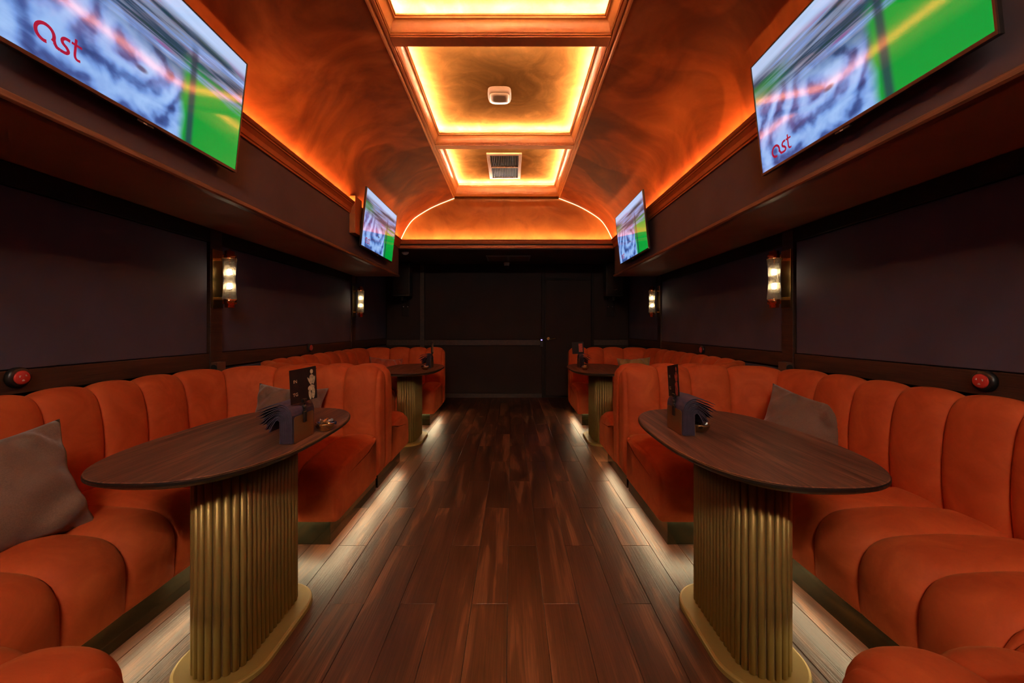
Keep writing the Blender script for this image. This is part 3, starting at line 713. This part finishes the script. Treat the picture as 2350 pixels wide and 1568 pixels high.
        if ci == nch-1: capend(bm, rows[-1], Vector((-s, 0, 0)), 0.022)
        mobj('back_cushion', bm, M['velvet'], root, smooth=True)
    # plinth
    UAp, UIp = UA+0.045, UI+0.066
    a, b_ = yi0-0.066, yi1+0.066
    for nm, (u0, u1, p0, p1) in (('plinth', (UAp, UB+0.1, y0+0.02, a)), ('plinth', (UIp, UB+0.1, a, b_)), ('plinth', (UAp, UB+0.1, b_, y1-0.02))):
        boxobj(nm, X(s, u0), X(s, u1), p0, p1, 0, 0.149, M['plinth'], root)
    # led strips under the seat edge
    z0, z1 = 0.1430, 0.1495
    for (u0, u1, p0, p1) in ((UA+0.040, UA+0.044, y0+0.03, yi0-0.07), (UA+0.040, UA+0.044, yi1+0.07, y1-0.03), (UA+0.047, UI+0.02, yi0-0.065, yi0-0.061), (UA+0.047, UI+0.02, yi1+0.061, yi1+0.065), (UI+0.061, UI+0.065, yi0-0.05, yi1+0.05)):
        boxobj('led_strip', X(s, u0), X(s, u1), p0, p1, z0, z1, M['led_seat'], root)
    return root
booth(-1, 0.30, 3.105, 1.035, 2.25, 'orange velvet U-shaped booth sofa around the near left table', True)
booth(1, 0.30, 3.105, 1.035, 2.25, 'orange velvet U-shaped booth sofa around the near right table', True)
booth(-1, 3.115, 5.90, 3.82, 5.07, 'orange velvet U-shaped booth sofa around the far left table', False)
booth(1, 3.115, 5.90, 3.82, 5.07, 'orange velvet U-shaped booth sofa around the far right table', False)

# ------------------------------------------------------------------ tables
slat_me = None
def stadium(n, hw, hl):
    """points+normals by arc length; stadium long axis Y"""
    r = hw; st = 2*(hl-hw); per = 2*st+2*math.pi*r; out = []
    for i in range(n):
        d = per*i/n
        if d < st: out.append(((hw, -st/2+d), 0.0))
        elif d < st+math.pi*r:
            a = (d-st)/r; out.append(((r*math.cos(a), st/2+r*math.sin(a)), a))
        elif d < 2*st+math.pi*r: out.append(((-hw, st/2-(d-st-math.pi*r)), math.pi))
        else:
            a = math.pi+(d-2*st-math.pi*r)/r; out.append(((r*math.cos(a), -st/2+r*math.sin(a)), a))
    return out
def table(s, u, yc, label, dx=0.0, oy=0.11, rot=0.0):
    global slat_me
    r = empty('pedestal_table', (X(s, u), yc, 0)); tag(r, label, 'table')
    e = 2.6
    A, B = 0.337, 0.568
    bm = bmesh.new(); rings(bm, [(A-0.004, B-0.004, 0.7755), (A-0.002, B-0.002, 0.778), (A-0.005, B-0.005, 0.780)], 96, e, smooth=False, capb=False)
    mobj('tabletop', bm, M['tabletop'], r, loc=(dx, oy, 0))
    bm = bmesh.new(); rings(bm, [(A-0.03, B-0.03, 0.748), (A-0.004, B-0.004, 0.762), (A, B, 0.766), (A, B, 0.774), (A-0.003, B-0.003, 0.7765)], 96, e, smooth=False)
    mobj('edge_band', bm, M['tableedge'], r, loc=(dx, oy, 0))
    hw, hl = 0.090, 0.240
    bm = bmesh.new(); st = [p for p, a in stadium(80, hw, hl)]
    lo = [bm.verts.new((x, y, 0.022)) for x, y in st]; hi = [bm.verts.new((x, y, 0.75)) for x, y in st]
    for i in range(80): bm.faces.new((lo[i], lo[(i+1)%80], hi[(i+1)%80], hi[i]))
    bm.faces.new(hi); bm.faces.new(lo[::-1])
    mobj('pedestal_core', bm, M['golddark'], r)
    if slat_me is None:
        bm = bmesh.new(); rr = 0.0114
        pf = [(-0.002, -rr)] + [(0.001+0.0085*math.sin(math.pi*k/6), -rr*math.cos(math.pi*k/6)) for k in range(7)] + [(-0.002, rr)]
        lo = [bm.verts.new((x, y, 0.023)) for x, y in pf]; hi = [bm.verts.new((x, y, 0.749)) for x, y in pf]
        for i in range(len(pf)): bm.faces.new((lo[i], lo[(i+1)%len(pf)], hi[(i+1)%len(pf)], hi[i])).smooth = True
        bm.faces.new(lo); bm.faces.new(hi)
        bmesh.ops.recalc_face_normals(bm, faces=bm.faces)
        slat_me = bpy.data.meshes.new('slat'); bm.to_mesh(slat_me); bm.free(); slat_me.materials.append(M['gold'])
    ns = 44
    for (x, y), a in stadium(ns, hw, hl):
        o = bpy.data.objects.new('slat', slat_me); COL.objects.link(o); o.parent = r; o.location = (x, y, 0); o.rotation_euler = (0, 0, a)
    # base plate
    bm = bmesh.new(); st = [p for p, a in stadium(96, 0.165, 0.30)]
    lv = [(1.0, 0.0, 0.0), (1.0, 0.0, 0.016), (1.0, -0.003, 0.021), (1.0, -0.010, 0.023)]; prev = None
    nr = stadium(96, 0.165, 0.30)
    for sc_, off, z in lv:
        row = [bm.verts.new((p[0]+math.cos(a)*off, p[1]+math.sin(a)*off, z)) for p, a in nr]
        if prev:
            for i in range(96): bm.faces.new((prev[i], prev[(i+1)%96], row[(i+1)%96], row[i]))
        else: bm.faces.new(row[::-1])
        prev = row
    bm.faces.new(prev)
    mobj('base_plate', bm, M['gold'], r)
    return r
table(-1, 0.984, 1.64, 'oval walnut-topped table with fluted gold pedestal, near left booth', -0.082, 0.125)
table(1, 0.984, 1.64, 'oval walnut-topped table with fluted gold pedestal, near right booth', 0.035, 0.09)
table(-1, 1.055, 4.50, 'oval walnut-topped table with fluted gold pedestal, far left booth')
table(1, 1.055, 4.50, 'oval walnut-topped table with fluted gold pedestal, far right booth')

# ------------------------------------------------------------------ pillows
def pillow(loc, size, normal, roll, mat, label, seed, T=0.095):
    rnd = random.Random(seed); n = 28; bm = bmesh.new(); g = {}
    ph = [rnd.uniform(0, 6.28) for _ in range(6)]
    for side in (1, -1):
        for i in range(n+1):
            for j in range(n+1):
                a, b_ = -1+2*i/n, -1+2*j/n
                edge = i in (0, n) or j in (0, n)
                if edge and side == -1: g[(side, i, j)] = g[(1, i, j)]; continue
                pinch_a = 1 - 0.13*math.cos(b_*math.pi/2)*abs(a)**3
                pinch_b = 1-0.13*math.cos(a*math.pi/2)*abs(b_)**3
                x = a*size/2*pinch_a; y = b_*size/2*pinch_b
                th = T*((1-a**4)**0.5*(1-b_**4)**0.5)**1.15
                # folds running in from the corners and edges
                wr = 0.009*math.sin(5*a*b_*3+3*a+ph[5])*(1-a*a*b_*b_)+0.012*math.sin(9*a+4*b_+ph[0])*(abs(b_)**1.5)+0.010*math.sin(8*b_-5*a+ph[1])*(abs(a)**1.5)+0.006*math.sin(14*(a+b_)+ph[2])*abs(a*b_)
                z = side*(th+(wr*1.7 if not edge else 0)*(1-max(abs(a), abs(b_))**8))
                g[(side, i, j)] = bm.verts.new((x, y, z + (0.004*math.sin(5*a+ph[3])+0.004*math.sin(6*b_+ph[4]))))
        for i in range(n):
            for j in range(n):
                vs4 = [g[(side, i, j)], g[(side, i+1, j)], g[(side, i+1, j+1)], g[(side, i, j+1)]]
                bm.faces.new(vs4 if side == 1 else vs4[::-1])
    o = mobj('throw_pillow', bm, mat, None, smooth=True)
    nz = Vector(normal).normalized(); up = Vector((0, 0, 1)); x = up.cross(nz).normalized(); y = nz.cross(x)
    R_ = Matrix((x, y, nz)).transposed().to_4x4() @ Matrix.Rotation(roll, 4, 'Z')
    o.matrix_world = Matrix.Translation(loc) @ R_
    tag(o, label, 'pillow')
    return o
pillow((-1.82, 1.42, 0.640), 0.45, (0.88, -0.40, 0.40), math.radians(7), M['taupe'], 'large taupe pillow leaning on the near left sofa beside the table', 3)
pillow((-1.53, 2.76, 0.625), 0.45, (0.22, -1.0, 0.42), math.radians(-6), M['taupe'], 'taupe pillow in the far corner of the near left booth, behind the table', 5)
pillow((1.765, 2.47, 0.615), 0.46, (-0.75, -0.78, 0.42), math.radians(-14), M['taupe'], 'taupe pillow in the far corner of the near right booth', 8)
pillow((-1.60, 5.15, 0.655), 0.42, (0.55, -1.0, 0.40), math.radians(-6), M['rust'], 'rust orange pillow in the corner of the far left booth', 11)
pillow((1.58, 5.22, 0.650), 0.42, (-0.35, -1.0, 0.40), math.radians(4), M['olive'], 'olive pillow in the corner of the far right booth', 13)

# ------------------------------------------------------------------ televisions
def ribbon(bm, pts, wd, z=0.0, th=0.0006):
    rows = []
    for i, p in enumerate(pts):
        a = Vector(pts[max(0, i-1)]); b_ = Vector(pts[min(len(pts)-1, i+1)]); t = (b_-a).normalized(); n = Vector((-t.y, t.x))*wd/2
        rows.append((bm.verts.new((p[0]+n.x, p[1]+n.y, z)), bm.verts.new((p[0]-n.x, p[1]-n.y, z))))
    for a, b_ in zip(rows, rows[1:]): bm.faces.new((a[0], a[1], b_[1], b_[0]))
def logo_bm():
    bm = bmesh.new()
    # a: open bowl whose stroke runs down into a tail
    R_ = 0.5
    a_ = [(0.5+0.46*math.cos(math.radians(t)), 0.5+0.46*math.sin(math.radians(t))) for t in range(-75, -392, -15)]
    a_ = [(0.62, 0.06)] + a_[1:]
    a_ += [(0.98, 0.45), (1.02, 0.22), (1.14, 0.08), (1.30, 0.05)]
    s_ = catmull([(1.30, 0.05), (1.62, 0.07), (1.74, 0.22), (1.62, 0.40), (1.42, 0.52), (1.36, 0.70), (1.50, 0.86), (1.78, 0.88)], 4)
    ribbon(bm, a_, 0.19); ribbon(bm, s_, 0.18, 0.0001)
    ribbon(bm, catmull([(2.08, 1.22), (2.08, 0.6), (2.10, 0.22), (2.22, 0.07), (2.42, 0.08)], 4), 0.15, 0.0002)
    ribbon(bm, [(1.85, 0.88), (2.44, 0.88)], 0.14, 0.0003)
    return bm
def tv(s, y0, y1, ub, zb, tilt, label, lx, ly, ls):
    """screen plane: bottom edge at (ub,zb); tilts out of the fascia towards the top"""
    W_, H_ = y1-y0, 0.612
    r = empty('television'); tag(r, label, 'television')
    # local frame: x right, y up, z out of the screen
    xr = Vector((0, 1, 0)) if s < 0 else Vector((0, -1, 0))
    yu = Vector((-s*math.sin(tilt), 0, math.cos(tilt)))
    zo = xr.cross(yu)
    org = Vector((X(s, ub), y0 if s < 0 else y1, zb))
    Mx = Matrix((xr, yu, zo)).transposed().to_4x4()
    r.matrix_world = Matrix.Translation(org) @ Mx
    def lb(name, x0, x1, y0_, y1_, z0, z1, mat, bevel=0.0):
        bm = bmesh.new(); box(bm, x0, x1, y0_, y1_, z0, z1)
        if bevel: bev(bm, bevel, 2)
        return mobj(name, bm, mat, r)
    lb('housing', 0, W_, 0, H_, -0.020, -0.004, M['black'], 0.002)
    lb('rear_cover', 0.12, W_-0.12, 0.03, H_*0.62, -0.048, -0.0195, M['black'], 0.006)
    lb('screen', 0.008, W_-0.008, 0.014, H_-0.008, -0.005, -0.002, M['screen'])
    for a in ((0, W_, 0, 0.0138), (0, W_, H_-0.0075, H_)): lb('bezel', *a, -0.006, 0.001, M['bezel'], 0.0008)
    for a in ((0, 0.0075, 0.0138, H_-0.0075), (W_-0.0075, W_, 0.0138, H_-0.0075)): lb('bezel', *a, -0.006, 0.001, M['bezel'], 0.0008)
    lb('sensor_tab', W_*0.46, W_*0.53, -0.010, 0.0, -0.012, -0.002, M['black'], 0.002)
    lb('status_light', W_*0.485, W_*0.50, -0.0092, -0.004, -0.0028, -0.0012, M['white'])
    bm = logo_bm()
    bmesh.ops.scale(bm, vec=(ls, ls, 1), verts=bm.verts); 
    lg = mobj('screen_logo', bm, M['logo'], r, loc=(lx, ly, -0.0015)); 
    # wall mount between screen and fascia
    mt = lb('mount', W_*0.35, W_*0.65, 0.10, 0.34, -0.075, -0.047, M['black'], 0.004)
    return r
TL = math.radians(6.2)
tv(-1, 1.165, 2.265, 1.468, 2.105, TL, 'large near left television with green field picture tilting off the fascia', 0.135, 0.075, 0.058)
tv(1, 1.165, 2.265, 1.472, 2.085, TL, 'large near right television with green field picture tilting off the fascia', 0.10, 0.055, 0.060)
tv(-1, 4.14, 5.22, 1.468, 2.075, TL, 'small far left television at the end of the left fascia', 0.11, 0.06, 0.055)
tv(1, 4.14, 5.22, 1.472, 2.045, TL, 'small far right television at the end of the right fascia', 0.10, 0.06, 0.050)
cb = boxobj('wall_box', X(-1, 1.478), X(-1, 1.55), 4.02, 4.20, 2.18, 2.55, M['crown'], bevel=0.004); tag(cb, 'copper painted upright box on the left fascia behind the far television', 'box')

# ------------------------------------------------------------------ wall sconces
def sconce(s, y, label):
    r = empty('wall_sconce', (X(s, UW-0.03), y, 1.60)); tag(r, label, 'lamp', None)
    # local: x towards the room = -s direction
    d = -s
    def lb(name, x0, x1, y0, y1, z0, z1, mat, bevel=0.001):
        bm = bmesh.new(); box(bm, d*x0, d*x1, y0, y1, z0, z1); bev(bm, bevel, 1) if bevel else None
        return mobj(name, bm, mat, r)
    lb('back_plate', 0.0, 0.012, -0.052, 0.052, -0.215, 0.215, M['brass'])
    for z0 in (-0.155, 0.135): lb('arm', 0.012, 0.085, -0.010, 0.010, z0, z0+0.02, M['brass'])
    cx_ = d*0.098
    def ln(name, prof, mat, seg=28):
        bm = bmesh.new(); lathe(bm, prof, seg, c=(cx_, 0, 0)); return mobj(name, bm, mat, r)
    ln('top_cap', [(0.0, 0.150), (0.040, 0.150), (0.043, 0.153), (0.043, 0.180), (0.032, 0.183), (0.032, 0.206), (0.016, 0.209), (0.006, 0.212), (0.005, 0.222), (0.0, 0.223)], M['copperm'])
    ln('bottom_cap', [(0.0, -0.215), (0.029, -0.213), (0.031, -0.211), (0.031, -0.188), (0.044, -0.184), (0.044, -0.153), (0.042, -0.150), (0.0, -0.150)], M['copperm'])
    # twisted glass rods forming a waisted sleeve
    bm = bmesh.new(); nr = 24
    for k in range(nr):
        a = 2*math.pi*k/nr; R0 = 0.043; tw = math.radians(78); prev = None
        for j in range(5):
            t = j/4
            p0 = Vector((R0*math.cos(a), R0*math.sin(a), 0.15)); p1 = Vector((R0*math.cos(a+tw), R0*math.sin(a+tw), -0.15))
            c = p0.lerp(p1, t); rad = Vector((c.x, c.y, 0)).normalized(); tg = Vector((-rad.y, rad.x, 0)); q = 0.0045
            ring = [bm.verts.new(Vector((cx_, 0, 0))+c+rad*q*math.cos(v)+tg*q*math.sin(v)) for v in (0, 1.0472, 2.0944, 3.1416, 4.1888, 5.236)]
            if prev:
                for i in range(6): bm.faces.new((prev[i], prev[(i+1)%6], ring[(i+1)%6], ring[i])).smooth = True
            prev = ring
    mobj('glass_rods', bm, M['glass'], r)
    for z in (-0.052, 0.052):
        bm = bmesh.new(); lathe(bm, [(0.0, z-0.022), (0.011, z-0.020), (0.016, z-0.013), (0.016, z+0.013), (0.011, z+0.020), (0.0, z+0.022)], 16, c=(cx_, 0, 0)); mobj('bulb', bm, M['bulb'], r)
    bm = bmesh.new(); cyl(bm, (cx_, 0, -0.15), 0.004, 0.004, 0.30, 8); mobj('lamp_rod', bm, M['brass'], r)
sconce(-1, 3.01, 'near left brass wall sconce with waisted glass rod shade')
sconce(1, 3.01, 'near right brass wall sconce with waisted glass rod shade')
sconce(-1, 5.63, 'far left brass wall sconce above the far left booth')
sconce(1, 5.63, 'far right brass wall sconce above the far right booth')

# ------------------------------------------------------------------ call buttons and sockets
def callbutton(s, y, z, label):
    r = empty('call_button', (X(s, UW-0.022), y, z)); tag(r, label, 'button'); d = -s
    bm = bmesh.new(); lathe(bm, [(0.046, 0.0), (0.046, d*0.012), (0.042, d*0.020), (0.034, d*0.024), (0.0, d*0.024)], 30, axis='X'); mobj('base_ring', bm, M['black'], r)
    bm = bmesh.new(); lathe(bm, [(0.031, d*0.0235), (0.031, d*0.028), (0.026, d*0.031), (0.0, d*0.032)], 30, axis='X'); mobj('red_cap', bm, M['redbtn'], r)
    bm = bmesh.new()
    for (yy, zz, w1, h1) in ((-0.012, 0.008, 0.006, 0.003), (-0.013, 0.004, 0.003, 0.006), (0.010, 0.008, 0.003, 0.008), (0.013, 0.006, 0.004, 0.002), (0.0, -0.014, 0.010, 0.003), (0.0, -0.010, 0.006, 0.002)):
        box(bm, d*0.0315, d*0.0328, yy-w1/2, yy+w1/2, zz-h1/2, zz+h1/2)
    mobj('button_print', bm, M['label'], r)
callbutton(-1, 1.80, 1.018, 'round red call button on the near left wall rail')
callbutton(1, 1.755, 1.008, 'round red call button on the near right wall rail')
callbutton(-1, 4.40, 1.02, 'round red call button on the far left wall rail')
callbutton(1, 4.35, 1.00, 'round red call button on the far right wall rail')
for s in (-1, 1):
    r = empty('wall_socket', (X(s, UW-0.03), 3.0, 0.93)); tag(r, 'brown power socket box at the foot of the %s wall post behind the sofa' % ('left' if s < 0 else 'right'), 'socket')
    boxobj('housing', X(s, UW-0.075), X(s, UW-0.03), 2.955, 3.045, 0.905, 0.985, simple('brown_socket', (0.13, 0.065, 0.04), 0.4), r, bevel=0.003)
    bm = bmesh.new(); cyl(bm, (0, 0, 0), 0.024, 0.024, -0.003, 24, 'Y'); mobj('socket_face', bm, M['black'], r, loc=Vector((X(s, UW-0.052), 2.955, 0.945))-wloc(r))

# ------------------------------------------------------------------ table-top items
ZTAB = 0.780
def textmesh(name, txt, size, mat, parent, loc, rot, ext=0.0002):
    cu = bpy.data.curves.new(name, 'FONT'); cu.body = txt; cu.size = size; cu.extrude = ext
    t = bpy.data.objects.new('tmp_text', cu); COL.objects.link(t)
    dg = bpy.context.evaluated_depsgraph_get(); me = bpy.data.meshes.new_from_object(t.evaluated_get(dg))
    bpy.data.objects.remove(t); bpy.data.curves.remove(cu)
    me.materials.clear(); me.materials.append(mat); me.name = name
    o = bpy.data.objects.new(name, me); COL.objects.link(o); o.parent = parent; o.location = loc; o.rotation_euler = rot
    return o
def napkinset(x, y, s, where, detail=True, card_h=0.138, lean=0.06, cardturn=0.0, figure='print', letters=('IN', 'TG')):
    """holder whose front plate faces the aisle (-s direction); napkins fan out towards the wall"""
    o_ = s      # towards the wall
    r = empty('napkin_holder', (x, y, ZTAB)); tag(r, 'bronze plate napkin holder standing on the %s table' % where, 'napkin holder')
    L = 0.155; H = 0.105
    def plate(name, px, h, mat):
        bm = bmesh.new(); vs2 = []
        ol = [(-L/2, 0), (L/2, 0)] + [(L/2-0.012+0.012*math.cos(t), h-0.012+0.012*math.sin(t)) for t in (0, .4, .8, 1.2, 1.57)] + [(-L/2+0.012-0.012*math.sin(t), h-0.012+0.012*math.cos(t)) for t in (0, .4, .8, 1.2, 1.57)]
        fa = bm.faces.new([bm.verts.new((px, a, b_)) for a, b_ in ol]); ex = bmesh.ops.extrude_face_region(bm, geom=[fa]); bmesh.ops.translate(bm, verts=[v for v in ex['geom'] if isinstance(v, bmesh.types.BMVert)], vec=(o_*0.002, 0, 0))
        return mobj(name, bm, mat, r)
    plate('front_plate', 0.0, H, M['bronze']); plate('rear_plate', o_*0.058, 0.045, M['bronze'])
    bm = bmesh.new(); box(bm, 0, o_*0.06, -L/2, L/2, 0, 0.002); mobj('bottom_plate', bm, M['bronze'], r)
    # napkins
    nn = 13 if detail else 6
    for k in range(nn):
        t = k/(nn-1); bm = bmesh.new()
        xs = 0.052 - 0.046*t             # outermost (t=1) hugs the front plate
        Hn = 0.088 + 0.024*t; bend = 0.014+0.042*t
        ang_end = math.radians(-56+46*t)  # direction of the free end: low ones droop
        path = [(xs, 0.003), (xs, Hn*0.5), (xs, Hn)]
        steps = 8; px, pz = xs, Hn; a0 = math.pi/2
        for q in range(1, steps+1):
            a = a0+(ang_end-a0)*q/steps; px += math.cos(a)*bend*1.6/steps; pz += math.sin(a)*bend*1.6/steps; path.append((px, pz))
        ln_ = 0.042+0.008*math.sin(k*2.1)+0.030*t
        path.append((px+math.cos(ang_end)*ln_*0.5, pz+math.sin(ang_end)*ln_*0.5-0.002)); path.append((px+math.cos(ang_end-0.1)*ln_, pz+math.sin(ang_end-0.1)*ln_-0.004))
        th = 0.0016; hw = L/2+0.012
        rows = []
        for i, (a, b_) in enumerate(path):
            p0 = Vector(path[max(0, i-1)]); p1 = Vector(path[min(len(path)-1, i+1)]); tt = (p1-p0).normalized(); nn_ = Vector((-tt.y, tt.x))*th
            sk = 0.006*math.sin(k*1.7)*(i/len(path))
            rows.append([bm.verts.new((o_*(a+dx), yy+sk, b_+dz)) for yy, dx, dz in ((-hw, 0, 0), (hw, 0, 0), (hw, nn_.x, nn_.y), (-hw, nn_.x, nn_.y))])
        for a, b_ in zip(rows, rows[1:]):
            for i in range(4): bm.faces.new((a[i], a[(i+1)%4], b_[(i+1)%4], b_[i]))
        bm.faces.new(rows[0]); bm.faces.new(rows[-1])
        no = mobj('napkin', bm, M['napkin'], None, smooth=False, loc=(x, y, ZTAB))
        nl = 'lowest drooping black napkin in the holder on the %s table' if k == 0 else ('topmost black napkin, folded over the front plate on the %s table' if k == nn-1 else 'black napkin in the middle of the fan in the holder on the %s table')
        tag(no, nl % where, 'napkin', 'napkins in the holder on the %s table' % where)
    # clip stand
    c = empty('card_clip', (x, y, ZTAB+H)); tag(c, 'black ball-joint clip gripping the napkin holder on the %s table' % where, 'clip')
    bm = bmesh.new(); box(bm, -o_*0.006, 0, -0.011, 0.011, -0.035, 0.010); bev(bm, 0.002, 1); box(bm, 0, o_*0.012, -0.010, 0.010, 0.001, 0.010); mobj('lower_clip', bm, M['black'], c)
    bm = bmesh.new(); cyl(bm, (0, 0, 0.008), 0.004, 0.004, 0.018, 10); lathe(bm, [(0.0, 0.020), (0.007, 0.023), (0.009, 0.029), (0.007, 0.035), (0.0, 0.038)], 14); cyl(bm, (0, 0, 0.036), 0.0035, 0.0035, 0.012, 10); mobj('ball_joint', bm, M['black'], c, smooth=False)
    bm = bmesh.new(); box(bm, -0.005, 0.005, -0.016, 0.016, 0.046, 0.062); bev(bm, 0.002, 1); mobj('upper_clip', bm, M['black'], c)
    # card: local x along +-y (right direction seen from the aisle), local y up
    card = empty('menu_card'); tag(card, 'black menu card with %s figure print clipped above the %s table' % ('cream' if figure == 'print' else 'coral', where), 'menu card')
    xr = Vector((0, 1, 0)) if s < 0 else Vector((0, -1, 0)); xr = Matrix.Rotation(cardturn, 3, 'Z') @ xr
    yu = Vector((0, 0, 1)); yu = (Matrix.Rotation(lean, 3, xr.cross(yu)) @ yu); zo = xr.cross(yu).normalized(); xr = yu.cross(zo)
    Mx = Matrix((xr, yu, zo)).transposed().to_4x4()
    card.matrix_world = Matrix.Translation((x-o_*0.0, y, ZTAB+H+0.05)) @ Mx
    w2 = 0.068
    bm = bmesh.new(); box(bm, -w2, w2, 0, card_h, -0.0008, 0.0008); mobj('card_sheet', bm, M['card'], card)
    if detail:
        # generic standing figure in flat print
        bm = bmesh.new(); Z = 0.0010
        def blob(cx2, cy2, a, b2, rot=0.0, n=16):
            bm.faces.new([bm.verts.new((cx2+a*math.cos(q)*math.cos(rot)-b2*math.sin(q)*math.sin(rot), cy2+a*math.cos(q)*math.sin(rot)+b2*math.sin(q)*math.cos(rot), Z)) for q in [2*math.pi*i/n for i in range(n)]])
        blob(0.043, card_h-0.020, 0.008, 0.010); blob(0.043, card_h-0.052, 0.014, 0.020, 0.1); blob(0.030, card_h-0.060, 0.004, 0.020, 0.5); blob(0.055, card_h-0.058, 0.004, 0.018, -0.3)
        blob(0.038, card_h-0.088, 0.018, 0.012, 0.2); blob(0.030, card_h-0.115, 0.007, 0.022, 0.1); blob(0.048, card_h-0.112, 0.009, 0.024, -0.1)
        mobj('figure_print', bm, M[figure], card, recalc=False)
        textmesh('lettering', letters[0], 0.019, M['print'], card, (-0.052, card_h-0.055, 0.0010), (0, 0, 0))
        textmesh('lettering', letters[1], 0.019, M['print'], card, (-0.056, card_h-0.108, 0.0010), (0, 0, 0))
    else:
        bm = bmesh.new(); box(bm, 0.01, 0.055, 0.02, card_h-0.02, 0.0008, 0.0012); mobj('figure_print', bm, M[figure], card)
napkinset(-0.856, 1.675, -1, 'near left', cardturn=-0.32)
napkinset(0.722, 1.80, 1, 'near right', lean=0.16, cardturn=-0.05, figure='printred', letters=('IN', 'TG'))
napkinset(X(-1, 0.84), 4.66, -1, 'far left', detail=False)
napkinset(X(1, 0.845), 4.70, 1, 'far right', detail=False, cardturn=1.2, figure='printred')

def bowl(x, y, where, rr=0.042, seed=1, n=9, light=True):
    r = empty('sweet_bowl', (x, y, ZTAB)); tag(r, 'small %s bowl of wrapped sweets on the %s table' % ('gold' if light else 'dark bronze', where), 'bowl')
    m = M['brass'] if light else M['bronze']
    bm = bmesh.new(); h = 0.036
    lathe(bm, [(0.0, 0.001), (rr*0.5, 0.0), (rr*0.55, 0.003), (rr*0.82, 0.014), (rr*0.97, h*0.75), (rr, h), (rr*0.96, h), (rr*0.92, h*0.75), (rr*0.78, 0.017), (rr*0.5, 0.007), (0.0, 0.006)], 32)
    mobj('bowl_body', bm, m, r)
    rnd = random.Random(seed); pool = ['candy_gold', 'candy_white', 'candy_white', 'candy_blue', 'candy_brown'] if light else ['candy_brown', 'candy_brown', 'candy_blue', 'candy_gold']
    for k in range(n):
        a = 2.4*k; q = rr*0.68*math.sqrt(k/n); z = 0.016+0.028*(1-k/n*0.55)
        bm = bmesh.new(); l = 0.014
        lathe(bm, [(0.0085, -l*1.35), (0.0095, -l*1.2), (0.0022, -l*0.92), (0.006, -l*0.75), (0.0078, -l*0.3), (0.0078, l*0.3), (0.006, l*0.75), (0.0022, l*0.92), (0.0095, l*1.2), (0.0085, l*1.35)], 10, axis='X')
        for v in bm.verts: v.co.z *= 0.8; v.co.y += 0.0008*rnd.uniform(-1, 1)
        mk = rnd.choice(pool)
        o = mobj('wrapped_sweet', bm, M[mk], None, loc=(x+q*math.cos(a), y+q*math.sin(a), ZTAB+z)); o.rotation_euler = (rnd.uniform(-.3, .3), rnd.uniform(-.5, .5), rnd.uniform(0, 6.28))
        look = {'candy_gold': 'gold foil', 'candy_white': 'silver foil', 'candy_blue': 'dark blue', 'candy_brown': 'dark brown'}[mk]
        pos = ' at the centre of' if k == 0 else (' nearest the rim of' if k == n-1 else ' in')
        tag(o, '%s twist-wrapped sweet%s the bowl on the %s table' % (look, pos, where), 'sweet', 'sweets in the bowl on the %s table' % where)
bowl(-0.834, 1.812, 'near left', 0.042, 2)
bowl(0.835, 1.80, 'near right', 0.044, 4, light=False)
bowl(X(-1, 0.87), 4.42, 'far left', 0.045, 6, 7)
bowl(X(1, 0.87), 4.40, 'far right', 0.042, 9, 7)
